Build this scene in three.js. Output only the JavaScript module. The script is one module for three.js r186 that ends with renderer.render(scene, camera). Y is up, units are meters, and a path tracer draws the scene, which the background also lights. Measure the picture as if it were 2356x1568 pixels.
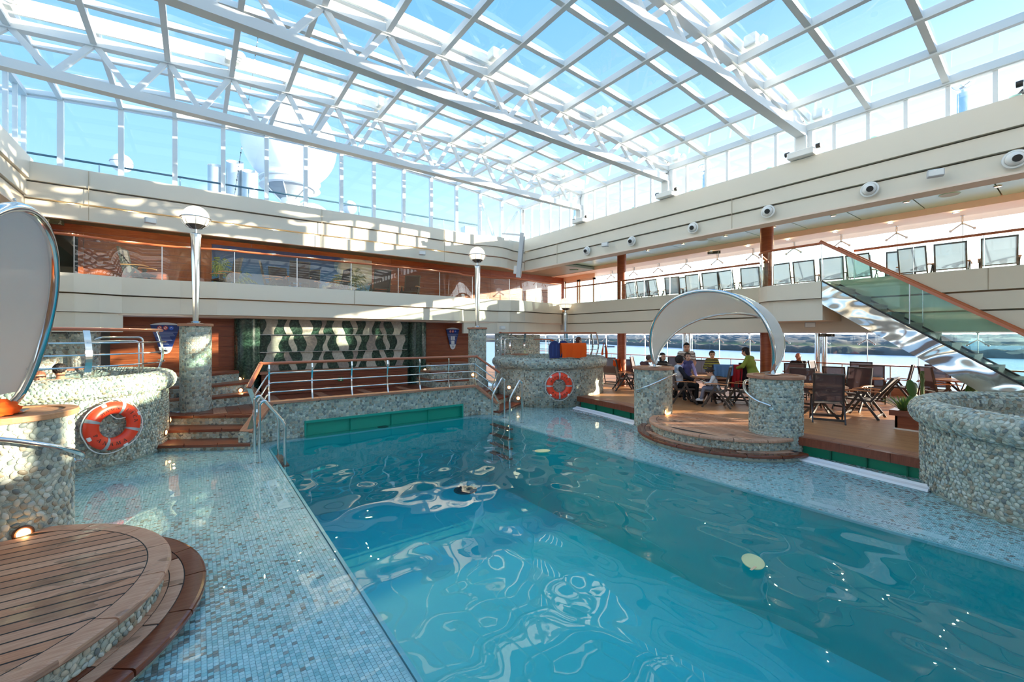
import * as THREE from 'three';
import { RoundedBoxGeometry } from 'three/addons/geometries/RoundedBoxGeometry.js';
import { mergeGeometries, mergeVertices } from 'three/addons/utils/BufferGeometryUtils.js';
import { RectAreaLightUniformsLib } from 'three/addons/lights/RectAreaLightUniformsLib.js';
import { createNoise3D } from 'simplex-noise';

// ---------- camera, sky, sun, exposure ----------
const W = 2356, H = 1568, FPX = 981.6;
const scene = new THREE.Scene();
const camera = new THREE.PerspectiveCamera(2 * Math.atan(H / 2 / FPX) * 180 / Math.PI, W / H, 0.05, 9000);
camera.position.set(0, 2.25, 0);
camera.rotation.set(0, -36.5 * Math.PI / 180, 0);
camera.setViewOffset(W, H, 0, 12, W, H);
const renderer = new THREE.WebGLRenderer({ antialias: true });
renderer.toneMapping = THREE.LinearToneMapping;
renderer.toneMappingExposure = 1.5;
renderer.shadowMap.enabled = true;
RectAreaLightUniformsLib.init();
let seed = 7;
const rnd = () => { seed = (seed * 1664525 + 1013904223) >>> 0; return seed / 4294967296; };
const rr = (a, b) => a + (b - a) * rnd();
const noise = createNoise3D(rnd);
const fbm = (x, y, z, o = 4) => { let s = 0, a = 0.5, f = 1; for (let i = 0; i < o; i++) { s += a * noise(x * f, y * f, z * f); a *= 0.5; f *= 2.03; } return s; };
const clamp = (x, a = 0, b = 1) => Math.min(b, Math.max(a, x));
const mix = (a, b, t) => a + (b - a) * t;
const smooth = (a, b, x) => { const t = clamp((x - a) / (b - a)); return t * t * (3 - 2 * t); };
const SUN = new THREE.Vector3(0.79, 0.15, 0.61).normalize();
{
  const w = 1024, h = 512, data = new Float32Array(w * h * 4);
  for (let j = 0; j < h; j++) for (let i = 0; i < w; i++) {
    const el = ((j + 0.5) / h - 0.5) * Math.PI, az = ((i + 0.5) / w - 0.5) * 2 * Math.PI;
    const y = Math.sin(el), c = Math.cos(el), x = c * Math.cos(az), z = c * Math.sin(az);
    const t = Math.pow(clamp(y, 0, 1), 0.6), ch = Math.hypot(x, z) + 1e-6, ca = (x * SUN.x + z * SUN.z) / ch / Math.hypot(SUN.x, SUN.z);
    let r = mix(0.44, 0.095, t), g = mix(0.76, 0.36, t), b = mix(0.94, 0.78, t);
    const haze = 8 * Math.exp(-Math.max(el, 0) / 0.145) * Math.pow((1 + ca) / 2, 2.2) + 0.35 * Math.exp(-Math.max(el, 0) / 0.12);
    r += haze; g += haze * 0.97; b += haze * 0.92;
    const k = 1 / (Math.max(y, 0) + 0.22), n = fbm(x * k * 1.1 + 3.1, 1.7, z * k * 1.1 - 1.2, 5);
    const cl = smooth(0.05, 0.36, n + 0.62 * (1 - smooth(0.06, 0.46, y)) - 0.56 + 0.2 * Math.max(ca, 0) * (1 - t)) * smooth(-0.02, 0.06, y);
    const cb = 1.35 + haze;
    r = mix(r, cb, cl * 0.9); g = mix(g, cb, cl * 0.9); b = mix(b, cb * 1.02, cl * 0.9);
    data.set([r, g, b, 1], (j * w + i) * 4);
  }
  const tex = new THREE.DataTexture(data, w, h, THREE.RGBAFormat, THREE.FloatType);
  tex.mapping = THREE.EquirectangularReflectionMapping; tex.magFilter = THREE.LinearFilter; tex.wrapS = THREE.RepeatWrapping; tex.needsUpdate = true;
  scene.background = tex; scene.environment = tex;
}
const SKY = 1.0; scene.backgroundIntensity = SKY; scene.environmentIntensity = SKY;
const sun = new THREE.DirectionalLight(new THREE.Color(1.0, 0.86, 0.66), 13);
sun.position.copy(SUN).multiplyScalar(60).add(new THREE.Vector3(4, 3, -7));
sun.target.position.set(4, 3, -7); scene.add(sun, sun.target);
sun.castShadow = true; sun.shadow.mapSize.set(4096, 4096);
Object.assign(sun.shadow.camera, { left: -30, right: 30, top: 30, bottom: -30, near: 1, far: 160 });

// ---------- helpers ----------
const V = (x, y, z) => new THREE.Vector3(x, y, z);
const used = {};
function numbered(n) { const k = used[n] = (used[n] ?? -1) + 1; return k ? `${n}_${String(k).padStart(3, '0')}` : n; }
function tag(o, label, category, group, kind) {
  if (label) o.userData.label = label;
  if (category) o.userData.category = category;
  if (group) o.userData.group = group;
  if (kind) o.userData.kind = kind;
  return o;
}
function thing(name, label, category, at = [0, 0, 0], turn = 0, group) {
  const o = new THREE.Group(); o.name = numbered(name); o.position.set(...at); o.rotation.y = turn;
  scene.add(o); return tag(o, label, category, group);
}
function struct(name, label) { const o = new THREE.Group(); o.name = numbered(name); scene.add(o); return tag(o, label, null, null, 'structure'); }
function part(p, name, g, m, label) {
  const o = new THREE.Mesh(Array.isArray(g) ? join(g) : g, m); o.name = name; o.castShadow = o.receiveShadow = true;
  if (label) o.userData.label = label;
  p.add(o); return o;
}
function solo(name, g, m, label, category, group, kind) { const o = part(scene, numbered(name), g, m); return tag(o, label, category, group, kind); }
function copyOf(o, at, turn, label, group) { const c = o.clone(); c.name = numbered(o.name.replace(/_\d{3}$/, '')); if (at) c.position.set(...at); if (turn !== undefined) c.rotation.set(0, turn, 0); scene.add(c); c.userData = { ...o.userData }; return tag(c, label, null, group); }
function strip(g) { let q = g.index ? g.toNonIndexed() : g; for (const k of Object.keys(q.attributes)) if (!['position', 'normal', 'uv'].includes(k)) q.deleteAttribute(k); if (!q.attributes.normal) q.computeVertexNormals(); if (!q.attributes.uv) q.setAttribute('uv', new THREE.BufferAttribute(new Float32Array(q.attributes.position.count * 2), 2)); return q; }
const join = (gs) => gs.length === 1 ? gs[0] : mergeGeometries(gs.map(strip));
// texture coordinates in metres from the dominant axis; rot turns the grain
function uvm(g, rot = 0) {
  g = g.index ? g.toNonIndexed() : g; const p = g.attributes.position, n = new Float32Array(p.count * 2), a = V(), b = V(), c = V();
  for (let i = 0; i < p.count; i += 3) {
    a.fromBufferAttribute(p, i); b.fromBufferAttribute(p, i + 1); c.fromBufferAttribute(p, i + 2);
    const e = b.clone().sub(a).cross(c.clone().sub(a)), x = Math.abs(e.x), y = Math.abs(e.y), z = Math.abs(e.z);
    [a, b, c].forEach((q, k) => { let u, v; if (y >= x && y >= z) { u = q.x; v = q.z; } else if (x >= z) { u = q.z; v = q.y; } else { u = q.x; v = q.y; } if (rot) [u, v] = [v, u]; n[(i + k) * 2] = u; n[(i + k) * 2 + 1] = v; });
  }
  g.setAttribute('uv', new THREE.BufferAttribute(n, 2)); return g;
}
const box = (w, h, d, x = 0, y = 0, z = 0) => new THREE.BoxGeometry(w, h, d).translate(x, y, z);
const b6 = (x0, x1, y0, y1, z0, z1) => box(Math.abs(x1 - x0), Math.abs(y1 - y0), Math.abs(z1 - z0), (x0 + x1) / 2, (y0 + y1) / 2, (z0 + z1) / 2);
const rbox = (w, h, d, x = 0, y = 0, z = 0, r = 0.01) => new RoundedBoxGeometry(w, h, d, 2, Math.min(r, w / 2.1, h / 2.1, d / 2.1)).translate(x, y, z);
const cyl = (r0, r1, h, x = 0, y = 0, z = 0, n = 24) => new THREE.CylinderGeometry(r0, r1, h, n).translate(x, y + h / 2, z);
const ball = (r, x = 0, y = 0, z = 0, n = 20) => new THREE.SphereGeometry(r, n, Math.ceil(n * 0.6)).translate(x, y, z);
// a straight bar w wide, h high between two points; 'up' keeps its roll
function bar(a, b, w, h) {
  const d = b.clone().sub(a), L = d.length(), m = new THREE.Matrix4(), z = d.normalize();
  let x = V(0, 1, 0).cross(z); if (x.lengthSq() < 1e-6) x = V(1, 0, 0); x.normalize(); const y = z.clone().cross(x);
  m.makeBasis(x, y, z).setPosition(a.clone().add(b).multiplyScalar(0.5));
  return new THREE.BoxGeometry(w, h, L).applyMatrix4(m);
}
const rod = (a, b, r, n = 10, r2 = r) => { const d = b.clone().sub(a), L = d.length(); return new THREE.CylinderGeometry(r2, r, L, n).applyQuaternion(new THREE.Quaternion().setFromUnitVectors(V(0, 1, 0), d.normalize())).translate((a.x + b.x) / 2, (a.y + b.y) / 2, (a.z + b.z) / 2); };
const tube = (pts, r, seg = 40, rs = 10, closed = false, tension = 0.5) => new THREE.TubeGeometry(new THREE.CatmullRomCurve3(pts, closed, 'catmullrom', tension), seg, r, rs, closed);
// polyline pipe with rounded corners
function pipe(pts, r, bend = 0.08, rs = 10) {
  const path = new THREE.CurvePath(); let prev = pts[0];
  for (let i = 1; i < pts.length - 1; i++) {
    const p = pts[i], a = p.clone().sub(prev), b = pts[i + 1].clone().sub(p), k = Math.min(bend, a.length() * 0.48, b.length() * 0.48);
    const s = p.clone().sub(a.normalize().multiplyScalar(k)), e = p.clone().add(b.normalize().multiplyScalar(k));
    path.add(new THREE.LineCurve3(prev, s)); path.add(new THREE.QuadraticBezierCurve3(s, p, e)); prev = e;
  }
  path.add(new THREE.LineCurve3(prev, pts[pts.length - 1]));
  const all = []; for (const c of path.curves) { const n = c.isLineCurve3 ? 1 : 6; for (let i = 0; i <= n; i++) { const q = c.getPoint(i / n); if (!all.length || all[all.length - 1].distanceTo(q) > 1e-4) all.push(q); } }
  return sweep(all, (t) => { const o = []; for (let k = 0; k < rs; k++) { const a = k / rs * 2 * Math.PI; o.push([r * Math.cos(a), r * Math.sin(a)]); } return o; });
}
// sweep a closed 2-D section (list of [side, up]) along points, frame kept upright where possible
function sweep(pts, section, capEnds = true, flat = false, loop = false) {
  const pos = [], uv = [], idx = [], n = pts.length; let L = 0, m = 0, lastS = null;
  for (let i = 0; i < n; i++) {
    const a = pts[loop ? (i + n - 1) % n : Math.max(0, i - 1)], b = pts[loop ? (i + 1) % n : Math.min(n - 1, i + 1)], t = b.clone().sub(a).normalize();
    let s = V(0, 1, 0).cross(t); if (s.lengthSq() < 1e-3) s = lastS ? lastS.clone() : V(1, 0, 0); s.normalize(); s.sub(t.clone().multiplyScalar(s.dot(t))).normalize(); if (lastS && !flat && s.dot(lastS) < 0) s.negate(); lastS = s;
    const u = t.clone().cross(s); if (i) L += pts[i].distanceTo(pts[i - 1]);
    const sec = section(i / (n - 1)); m = sec.length; let q = 0;
    sec.forEach(([x, y], k) => { const p = pts[i].clone().addScaledVector(s, x).addScaledVector(u, y); pos.push(p.x, p.y, p.z); if (k) q += Math.hypot(x - sec[k - 1][0], y - sec[k - 1][1]); uv.push(L, q); });
  }
  const rows = loop ? n : n - 1;
  for (let i = 0; i < rows; i++) for (let k = 0; k < m; k++) { const a = i * m + k, b = i * m + (k + 1) % m, i2 = (i + 1) % n, c = i2 * m + k, d = i2 * m + (k + 1) % m; idx.push(a, c, b, b, c, d); }
  if (capEnds && !loop) for (const [o, f] of [[0, 1], [(n - 1) * m, 0]]) for (let k = 1; k < m - 1; k++) f ? idx.push(o, o + k, o + k + 1) : idx.push(o, o + k + 1, o + k);
  let g = new THREE.BufferGeometry(); g.setAttribute('position', new THREE.Float32BufferAttribute(pos, 3)); g.setAttribute('uv', new THREE.Float32BufferAttribute(uv, 2)); g.setIndex(idx);
  if (m <= 8) { g = g.toNonIndexed(); }
  g.computeVertexNormals(); return g;
}
const rect = (x0, x1, y0, y1) => () => [[x0, y0], [x0, y1], [x1, y1], [x1, y0]];
const oval = (a, b, n = 12) => () => Array.from({ length: n }, (_, k) => [a * Math.cos(-k / n * 2 * Math.PI), b * Math.sin(-k / n * 2 * Math.PI)]);
function extrude(pts, h, y = 0, holes = [], bevel = 0) {  // plan outline of [x, z], standing from y to y + h
  const s = new THREE.Shape(pts.map(([x, z]) => new THREE.Vector2(x, -z)));
  for (const q of holes) s.holes.push(new THREE.Path(q.map(([x, z]) => new THREE.Vector2(x, -z))));
  const g = new THREE.ExtrudeGeometry(s, { depth: h - 2 * bevel, bevelEnabled: bevel > 0, bevelSize: bevel, bevelThickness: bevel, bevelOffset: -bevel, bevelSegments: 2, curveSegments: 8 });
  return g.rotateX(-Math.PI / 2).translate(0, y + bevel, 0);
}
const arc = (cx, cz, rx, rz, a0, a1, n) => Array.from({ length: n + 1 }, (_, i) => { const a = mix(a0, a1, i / n); return [cx + rx * Math.cos(a), cz + rz * Math.sin(a)]; });

// ---------- textures ----------
function dtex(n, f, srgb = true, m = n) {
  const d = new Uint8Array(n * m * 4);
  for (let j = 0; j < m; j++) for (let i = 0; i < n; i++) { const c = f(i / n, j / m); for (let k = 0; k < 3; k++) d[(j * n + i) * 4 + k] = clamp(c[k]) * 255; d[(j * n + i) * 4 + 3] = 255; }
  const t = new THREE.DataTexture(d, n, m); t.wrapS = t.wrapT = THREE.RepeatWrapping; t.magFilter = t.minFilter = THREE.LinearFilter; if (srgb) t.colorSpace = THREE.SRGBColorSpace; t.needsUpdate = true; return t;
}
// tileable noise
const tn = (u, v, fu, fv, s = 0) => { const a = u * 2 * Math.PI, b = v * 2 * Math.PI; return noise(Math.cos(a) * fu / 6.28 + s, Math.sin(a) * fu / 6.28 + Math.cos(b) * fv / 6.28, Math.sin(b) * fv / 6.28 - s * 2); };
const rgb = (h) => [(h >> 16 & 255) / 255, (h >> 8 & 255) / 255, (h & 255) / 255];
const lerp3 = (a, b, t) => a.map((x, k) => mix(x, b[k], t));
function woodTex(h1, h2, s) { const A = rgb(h1), B = rgb(h2); return dtex(512, (u, v) => { const g = 0.5 + 0.3 * tn(u, v, 5, 60, s) + 0.22 * tn(u, v, 14, 240, s + 5) + 0.18 * tn(u, v, 2, 9, s + 9); return lerp3(A, B, clamp(g)); }); }
const TEAK = woodTex(0x9a6248, 0xc99478, 1), REDWOOD = woodTex(0x7d351b, 0xb0623a, 4), TEAKL = woodTex(0xb0764c, 0xd8a67c, 7);
function voronoi(n, cells, elong, pick) {  // tileable pebble field: n pixels over cells x cells stones
  const P = []; for (let j = 0; j < cells; j++) for (let i = 0; i < cells; i++) { P.push({ x: (i + rr(0.15, 0.85)) / cells, y: (j + rr(0.15, 0.85)) / cells, a: rr(0, Math.PI), e: rr(1, elong), c: pick(), h: rr(0.7, 1) }); }
  const out = new Float32Array(n * n * 4);
  for (let y = 0; y < n; y++) for (let x = 0; x < n; x++) {
    const u = x / n, v = y / n, ci = Math.floor(u * cells), cj = Math.floor(v * cells); let d1 = 9, d2 = 9, best = null;
    for (let dj = -2; dj <= 2; dj++) for (let di = -2; di <= 2; di++) {
      const p = P[((cj + dj + cells) % cells) * cells + (ci + di + cells) % cells]; let dx = u - p.x, dy = v - p.y; dx -= Math.round(dx); dy -= Math.round(dy);
      const X = (dx * Math.cos(p.a) + dy * Math.sin(p.a)) / Math.sqrt(p.e), Y = (-dx * Math.sin(p.a) + dy * Math.cos(p.a)) * Math.sqrt(p.e), d = Math.hypot(X, Y) * cells;
      if (d < d1) { d2 = d1; d1 = d; best = p; } else if (d < d2) d2 = d;
    }
    const e = clamp((d2 - d1) / 0.5), k = smooth(0.1, 0.32, e), hgt = k * Math.sqrt(clamp(1 - d1 * d1 * 0.9)) * best.h, q = (y * n + x) * 4;
    out[q] = best.c[0]; out[q + 1] = best.c[1]; out[q + 2] = best.c[2]; out[q + 3] = hgt + k * 0.001;
    out[q] = mix(0.78, out[q], k); out[q + 1] = mix(0.79, out[q + 1], k); out[q + 2] = mix(0.73, out[q + 2], k);
  }
  return out;
}
const STONES = [0xb4bfb0, 0x9cab9f, 0x8b998f, 0xc3c9b8, 0xbfb69c, 0x9a8f78, 0x6f7d79, 0x5d6765, 0xa9b7b2, 0x87795f, 0xcfd2c4, 0xb2bdb6, 0xc9c6b0, 0xaeb9a6];
const pickStone = () => { const c = rgb(STONES[Math.floor(rnd() * STONES.length)]), f = rr(0.88, 1.1); return c.map((x) => (x * 0.8 + 0.17) * f); };
const PB = 512, PEB = voronoi(PB, 16, 1.9, pickStone);
const PEBC = dtex(PB, (u, v) => { const q = (Math.round(v * PB) % PB * PB + Math.round(u * PB) % PB) * 4; return [PEB[q], PEB[q + 1], PEB[q + 2]]; });
const PEBH = dtex(PB, (u, v) => { const h = PEB[(Math.round(v * PB) % PB * PB + Math.round(u * PB) % PB) * 4 + 3]; return [h, h, h]; }, false);
PEBC.repeat.set(1.15, 1.15); PEBH.repeat.set(1.15, 1.15);
function canvas(w, h, draw, srgb = true) { const c = document.createElement('canvas'); c.width = w; c.height = h; draw(c.getContext('2d'), w, h); const t = new THREE.CanvasTexture(c); if (srgb) t.colorSpace = THREE.SRGBColorSpace; t.magFilter = THREE.LinearFilter; return t; }
const rep = (t, x, y) => { const c = t.clone(); c.repeat.set(x, y); c.needsUpdate = true; return c; };

// ---------- materials ----------
const S = (color, roughness = 0.6, o = {}) => new THREE.MeshStandardMaterial({ color, roughness, ...o });
const Ph = (color, roughness, o = {}) => new THREE.MeshPhysicalMaterial({ color, roughness, ...o });
const glass = (color, o = {}) => Ph(color, 0.0, { transmission: 1, thickness: 0, ior: 1.5, ...o });
const MAT = {
  cream: S(0xe6ddcd, 0.42), creamEdge: S(0xb9aa93, 0.6), white: S(0xf0efec, 0.4), frame: S(0xeef0f0, 0.38), ceil: S(0xa9d2c8, 0.25), soffit: S(0xf0dccb, 0.55), dark: S(0x2b2a29, 0.5),
  teak: S(0xffffff, 0.55, { map: rep(TEAK, 1, 2) }), teakDark: S(0xb98f80, 0.32, { map: rep(TEAK, 1, 2) }), teakLight: S(0xffffff, 0.5, { map: rep(TEAKL, 1, 2) }),
  red: S(0xffffff, 0.38, { map: rep(REDWOOD, 0.7, 1.4) }), redRail: Ph(0xbb6640, 0.28, { clearcoat: 0.5, clearcoatRoughness: 0.15 }),
  pebble: S(0xffffff, 0.5, { map: PEBC, bumpMap: PEBH, bumpScale: 0.012 }),
  chrome: S(0xdfe2e4, 0.1, { metalness: 1 }), steel: S(0xc4c7c9, 0.25, { metalness: 1 }),
  glass: glass(0xf7fcfc), glassG: glass(0xdff2ec), caulk: S(0x1b1d1f, 0.7), rubber: S(0x151515, 0.7),
  brownFrame: S(0x4a4340, 0.4, { metalness: 0.3 }), armWood: S(0xc98a5c, 0.5),
  sling: Ph(0x5e4c4e, 0.9, { transmission: 0.35, thickness: 0, transparent: true, opacity: 0.78 }), slingG: Ph(0xaeb6c6, 0.9, { transmission: 0.55, thickness: 0, transparent: true, opacity: 0.8 }),
  tealPaint: S(0x0fa08a, 0.35), gutter: S(0x1f9a78, 0.4), orange: S(0xf25a0c, 0.95), plastic: S(0xf2f2f0, 0.45), greyPlastic: S(0xc9ccd0, 0.5),
};
// ---------- setting: pool, ledge, decks ----------
const XC = 3.84, mx = (x) => 2 * XC - x;
const DECK = 0.31, PX0 = 1.17, PX1 = 6.46, PZ0 = -10.2, PZ1 = 0.9;
const poolOutline = (o = 0) => [
  ...arc(PX0 + 0.55, PZ0 + 0.55, 0.55 + o, 0.55 + o, Math.PI, 1.5 * Math.PI, 8), ...arc(PX1 - 0.55, PZ0 + 0.55, 0.55 + o, 0.55 + o, 1.5 * Math.PI, 2 * Math.PI, 8),
  ...arc(PX1 - 1.3, PZ1 - 1.3, 1.3 + o, 1.3 + o, 0, 0.5 * Math.PI, 8), ...arc(PX0 + 1.3, PZ1 - 1.3, 1.3 + o, 1.3 + o, 0.5 * Math.PI, Math.PI, 8)];
const LEDGE = [[-2.6, 1.4], [-2.6, -12.2], [mx(-2.6), -12.2], [mx(-2.6), 1.4]];
{
  const f = struct('floor', 'tiled ledge round the pool, just under water');
  part(f, 'tile_bed', uvm(extrude(LEDGE, 0.12, -0.128, [poolOutline(0.02).reverse()])), S(0xb0c6c8, 0.5));
  const basin = struct('pool_basin', 'turquoise sunken swimming pool basin');
  const wl = poolOutline(), pts = wl.map(([x, z]) => V(x, 0, z)), wall = S(0x0c8fa3, 0.45), pos = [], idx = [];
  pts.forEach((p) => pos.push(p.x, -0.005, p.z, p.x, -1.75, p.z)); pts.forEach((_, i) => { const a = 2 * i, b = 2 * ((i + 1) % pts.length); idx.push(a, b, a + 1, b, b + 1, a + 1); });
  const g = new THREE.BufferGeometry(); g.setAttribute('position', new THREE.Float32BufferAttribute(pos, 3)); g.setIndex(idx); g.computeVertexNormals();
  wall.side = THREE.DoubleSide; wall.color.setRGB(0.0, 0.46, 0.49);
  part(basin, 'basin_wall', g, wall);
  part(basin, 'basin_floor', extrude(wl, 0.1, -1.85), S(new THREE.Color().setRGB(0.0, 0.54, 0.63), 0.5));
  const lip = sweep([...pts], () => [[-0.02, -0.03], [-0.02, 0.001], [0.012, 0.001], [0.012, -0.03]], false, false, true);
  part(basin, 'coping_edge', lip, S(0x7fc4cf, 0.3));
  for (const [x, z, r] of [[5.6, -9.6, 0.3], [3.4, -10.17, 0]]) if (r) part(basin, 'drain_cover', [cyl(r, r, 0.02, x, -1.75, z), ...[0.1, 0.2].map((q) => new THREE.TorusGeometry(q, 0.012, 6, 24).rotateX(Math.PI / 2).translate(x, -1.725, z))], S(0x0a4a55, 0.5));
}
// mosaic tiles of the ledge
const inPool = (x, z, m) => { if (x < PX0 - m || x > PX1 + m || z < PZ0 - m || z > PZ1 + m) return false; const q = z < -5 ? 0.55 : 1.3, cx = clamp(x, PX0 + q, PX1 - q), cz = clamp(z, PZ0 + q, PZ1 - q); return Math.hypot(x - cx, z - cz) < q + m; };
const stepDist = (x, z) => Math.hypot((x - (x < XC ? -1.62 : 9.18)) , (z + 4.75) * 0.94) - 1.52;
{
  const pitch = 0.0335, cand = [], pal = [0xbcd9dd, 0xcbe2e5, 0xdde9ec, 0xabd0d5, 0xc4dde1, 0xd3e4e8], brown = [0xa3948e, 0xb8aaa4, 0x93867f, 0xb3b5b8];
  const lin = (h) => new THREE.Color(h);
  for (let i = 0, x = -1.9; x < 10.4; x += pitch, i++) {
    if (x > PX0 - 0.018 && x < PX1 + 0.018) { continue; }
    for (let z = (i % 2) * pitch * 0.5 - 11.6; z < 0.2; z += pitch) {
      if (x < XC ? (x < -1.88 || z > -2.0 || (x > 1.0 && z < -10.2)) : (x > 9.7 || z > -0.25 && x > 8)) continue;
      if (inPool(x, z, 0.022) || stepDist(x, z) < -0.25) continue;
      if (Math.hypot(x - (x < XC ? mx(10.1) : 10.1), (z + 11.4) * 1.08) < 1.75) continue;
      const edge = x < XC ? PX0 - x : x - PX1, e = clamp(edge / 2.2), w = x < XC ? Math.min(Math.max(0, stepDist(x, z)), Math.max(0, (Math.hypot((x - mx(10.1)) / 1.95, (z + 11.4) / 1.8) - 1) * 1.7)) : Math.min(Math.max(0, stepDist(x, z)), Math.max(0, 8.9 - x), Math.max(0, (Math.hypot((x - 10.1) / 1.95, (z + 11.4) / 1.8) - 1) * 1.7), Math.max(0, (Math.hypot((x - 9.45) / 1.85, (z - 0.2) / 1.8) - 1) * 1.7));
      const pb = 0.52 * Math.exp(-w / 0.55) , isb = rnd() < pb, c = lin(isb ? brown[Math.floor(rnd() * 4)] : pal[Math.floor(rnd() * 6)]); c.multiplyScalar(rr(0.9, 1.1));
      cand.push([x, z, c]);
    }
  }
  const d2 = ([x, z]) => x * x + z * z + ((z * 0.8 + x * 0.6) < -9 ? 50 : 0);
  const dep = ([x, z]) => x * 0.595 - z * 0.804, lat = ([x, z]) => x * 0.804 + z * 0.595;
  const vis = (q) => { const d = dep(q), l = lat(q); return d > 0.5 && Math.abs(l / d) < 1.21 && 2.25 / d < 0.82; };
  const near = cand.filter(vis).sort((a, b) => d2(a) - d2(b)).slice(0, 300), set = new Set(near), rest = cand.filter((q) => !set.has(q));
  const tg = new THREE.BoxGeometry(0.0305, 0.006, 0.0305), tm = S(0xffffff, 0.25), f = scene.getObjectByName('floor');
  const im = new THREE.InstancedMesh(tg, tm, rest.length), M4 = new THREE.Matrix4();
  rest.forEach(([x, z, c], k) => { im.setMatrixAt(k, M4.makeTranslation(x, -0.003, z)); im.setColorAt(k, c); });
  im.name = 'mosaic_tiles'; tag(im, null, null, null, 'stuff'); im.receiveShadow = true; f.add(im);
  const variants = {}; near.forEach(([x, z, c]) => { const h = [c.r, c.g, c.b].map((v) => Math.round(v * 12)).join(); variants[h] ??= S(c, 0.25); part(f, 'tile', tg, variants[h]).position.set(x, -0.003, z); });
}
// depth markings: flat print on pale tiles let into the ledge
{
  const t = canvas(1024, 96, (c, w, h) => { c.fillStyle = '#cfe0e6'; c.fillRect(0, 0, w, h); c.strokeStyle = '#b4c9d0'; for (let i = 0; i < 33; i++) { c.beginPath(); c.moveTo(i * 31, 0); c.lineTo(i * 31, h); c.stroke(); } c.fillStyle = '#5f7f90'; c.font = 'bold 74px sans-serif'; c.textAlign = 'center'; c.textBaseline = 'middle'; c.fillText('1.70M / 5FT.7IN.', w / 2, h / 2 + 4); });
  const m = S(0xffffff, 0.3, { map: t });
  const a = solo('depth_marking', new THREE.BoxGeometry(1.35, 0.004, 0.14), m, 'pale depth marking reading 1.70M / 5FT.7IN. on the ledge beside the left pool ladder', 'sign');
  a.rotation.y = -Math.PI / 2; a.position.set(0.93, 0.002, -6.9); 
  copyOf(a, [6.68, 0.002, -1.6], Math.PI / 2, 'pale depth marking reading 1.70M / 5FT.7IN. in front of the low pebble tub');
  copyOf(a, [6.68, 0.002, -8.7], Math.PI / 2, 'pale depth marking on the ledge just behind the right pool ladder');
}
// water: one rippled sheet over pool and ledge
{
  const x0 = -1.75, x1 = 9.5, z0 = -11.9, z1 = 1.3, nx = 190, nz = 220, waves = [];
  for (let i = 0; i < 26; i++) { const L = 0.28 * Math.pow(5.5, rnd()), a = rr(0, Math.PI * 2), k = 2 * Math.PI / L; waves.push([k * Math.cos(a), k * Math.sin(a), rr(0, 6.28), rr(0.006, 0.0135) / k]); }
  const pos = [], nor = [], uv = [], idx = [];
  for (let j = 0; j <= nz; j++) for (let i = 0; i <= nx; i++) {
    const x = mix(x0, x1, i / nx), z = mix(z0, z1, j / nz); let h = 0, dx = 0, dz = 0;
    const mid = smooth(PX0 - 0.9, PX0 + 0.8, x) * smooth(PX1 + 0.9, PX1 - 0.6, x), A = (0.32 + 0.68 * mid) * (0.45 + 0.55 * smooth(-11, -7, z));
    for (const [kx, kz, p, a] of waves) { const q = kx * (x + 0.1 * Math.sin(z * 1.3)) + kz * (z + 0.1 * Math.sin(x * 1.7)) + p; h += a * Math.sin(q); dx += a * kx * Math.cos(q); dz += a * kz * Math.cos(q); }
    pos.push(x, 0.014 + A * h, z); const n = V(-A * dx, 1, -A * dz).normalize(); nor.push(n.x, n.y, n.z); uv.push(x, z);
  }
  for (let j = 0; j < nz; j++) for (let i = 0; i < nx; i++) {
    const a = j * (nx + 1) + i, x = mix(x0, x1, (i + 0.5) / nx), z = mix(z0, z1, (j + 0.5) / nz);
    if (stepDist(x, z) < -0.3 || (x > 8.95 && z > -9.3) || (x < -1.72 && z > -9) ) continue;
    idx.push(a, a + nx + 1, a + 1, a + 1, a + nx + 1, a + nx + 2);
  }
  const g = new THREE.BufferGeometry(); g.setAttribute('position', new THREE.Float32BufferAttribute(pos, 3)); g.setAttribute('normal', new THREE.Float32BufferAttribute(nor, 3)); g.setAttribute('uv', new THREE.Float32BufferAttribute(uv, 2)); g.setIndex(idx);
  const w = solo('pool_water', g, Ph(0xe9f8f8, 0.0, { transmission: 1, thickness: 0, ior: 1.33, side: THREE.DoubleSide }), null, null, null, 'stuff'); w.userData.label = 'rippling clear pool water';
}
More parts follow.
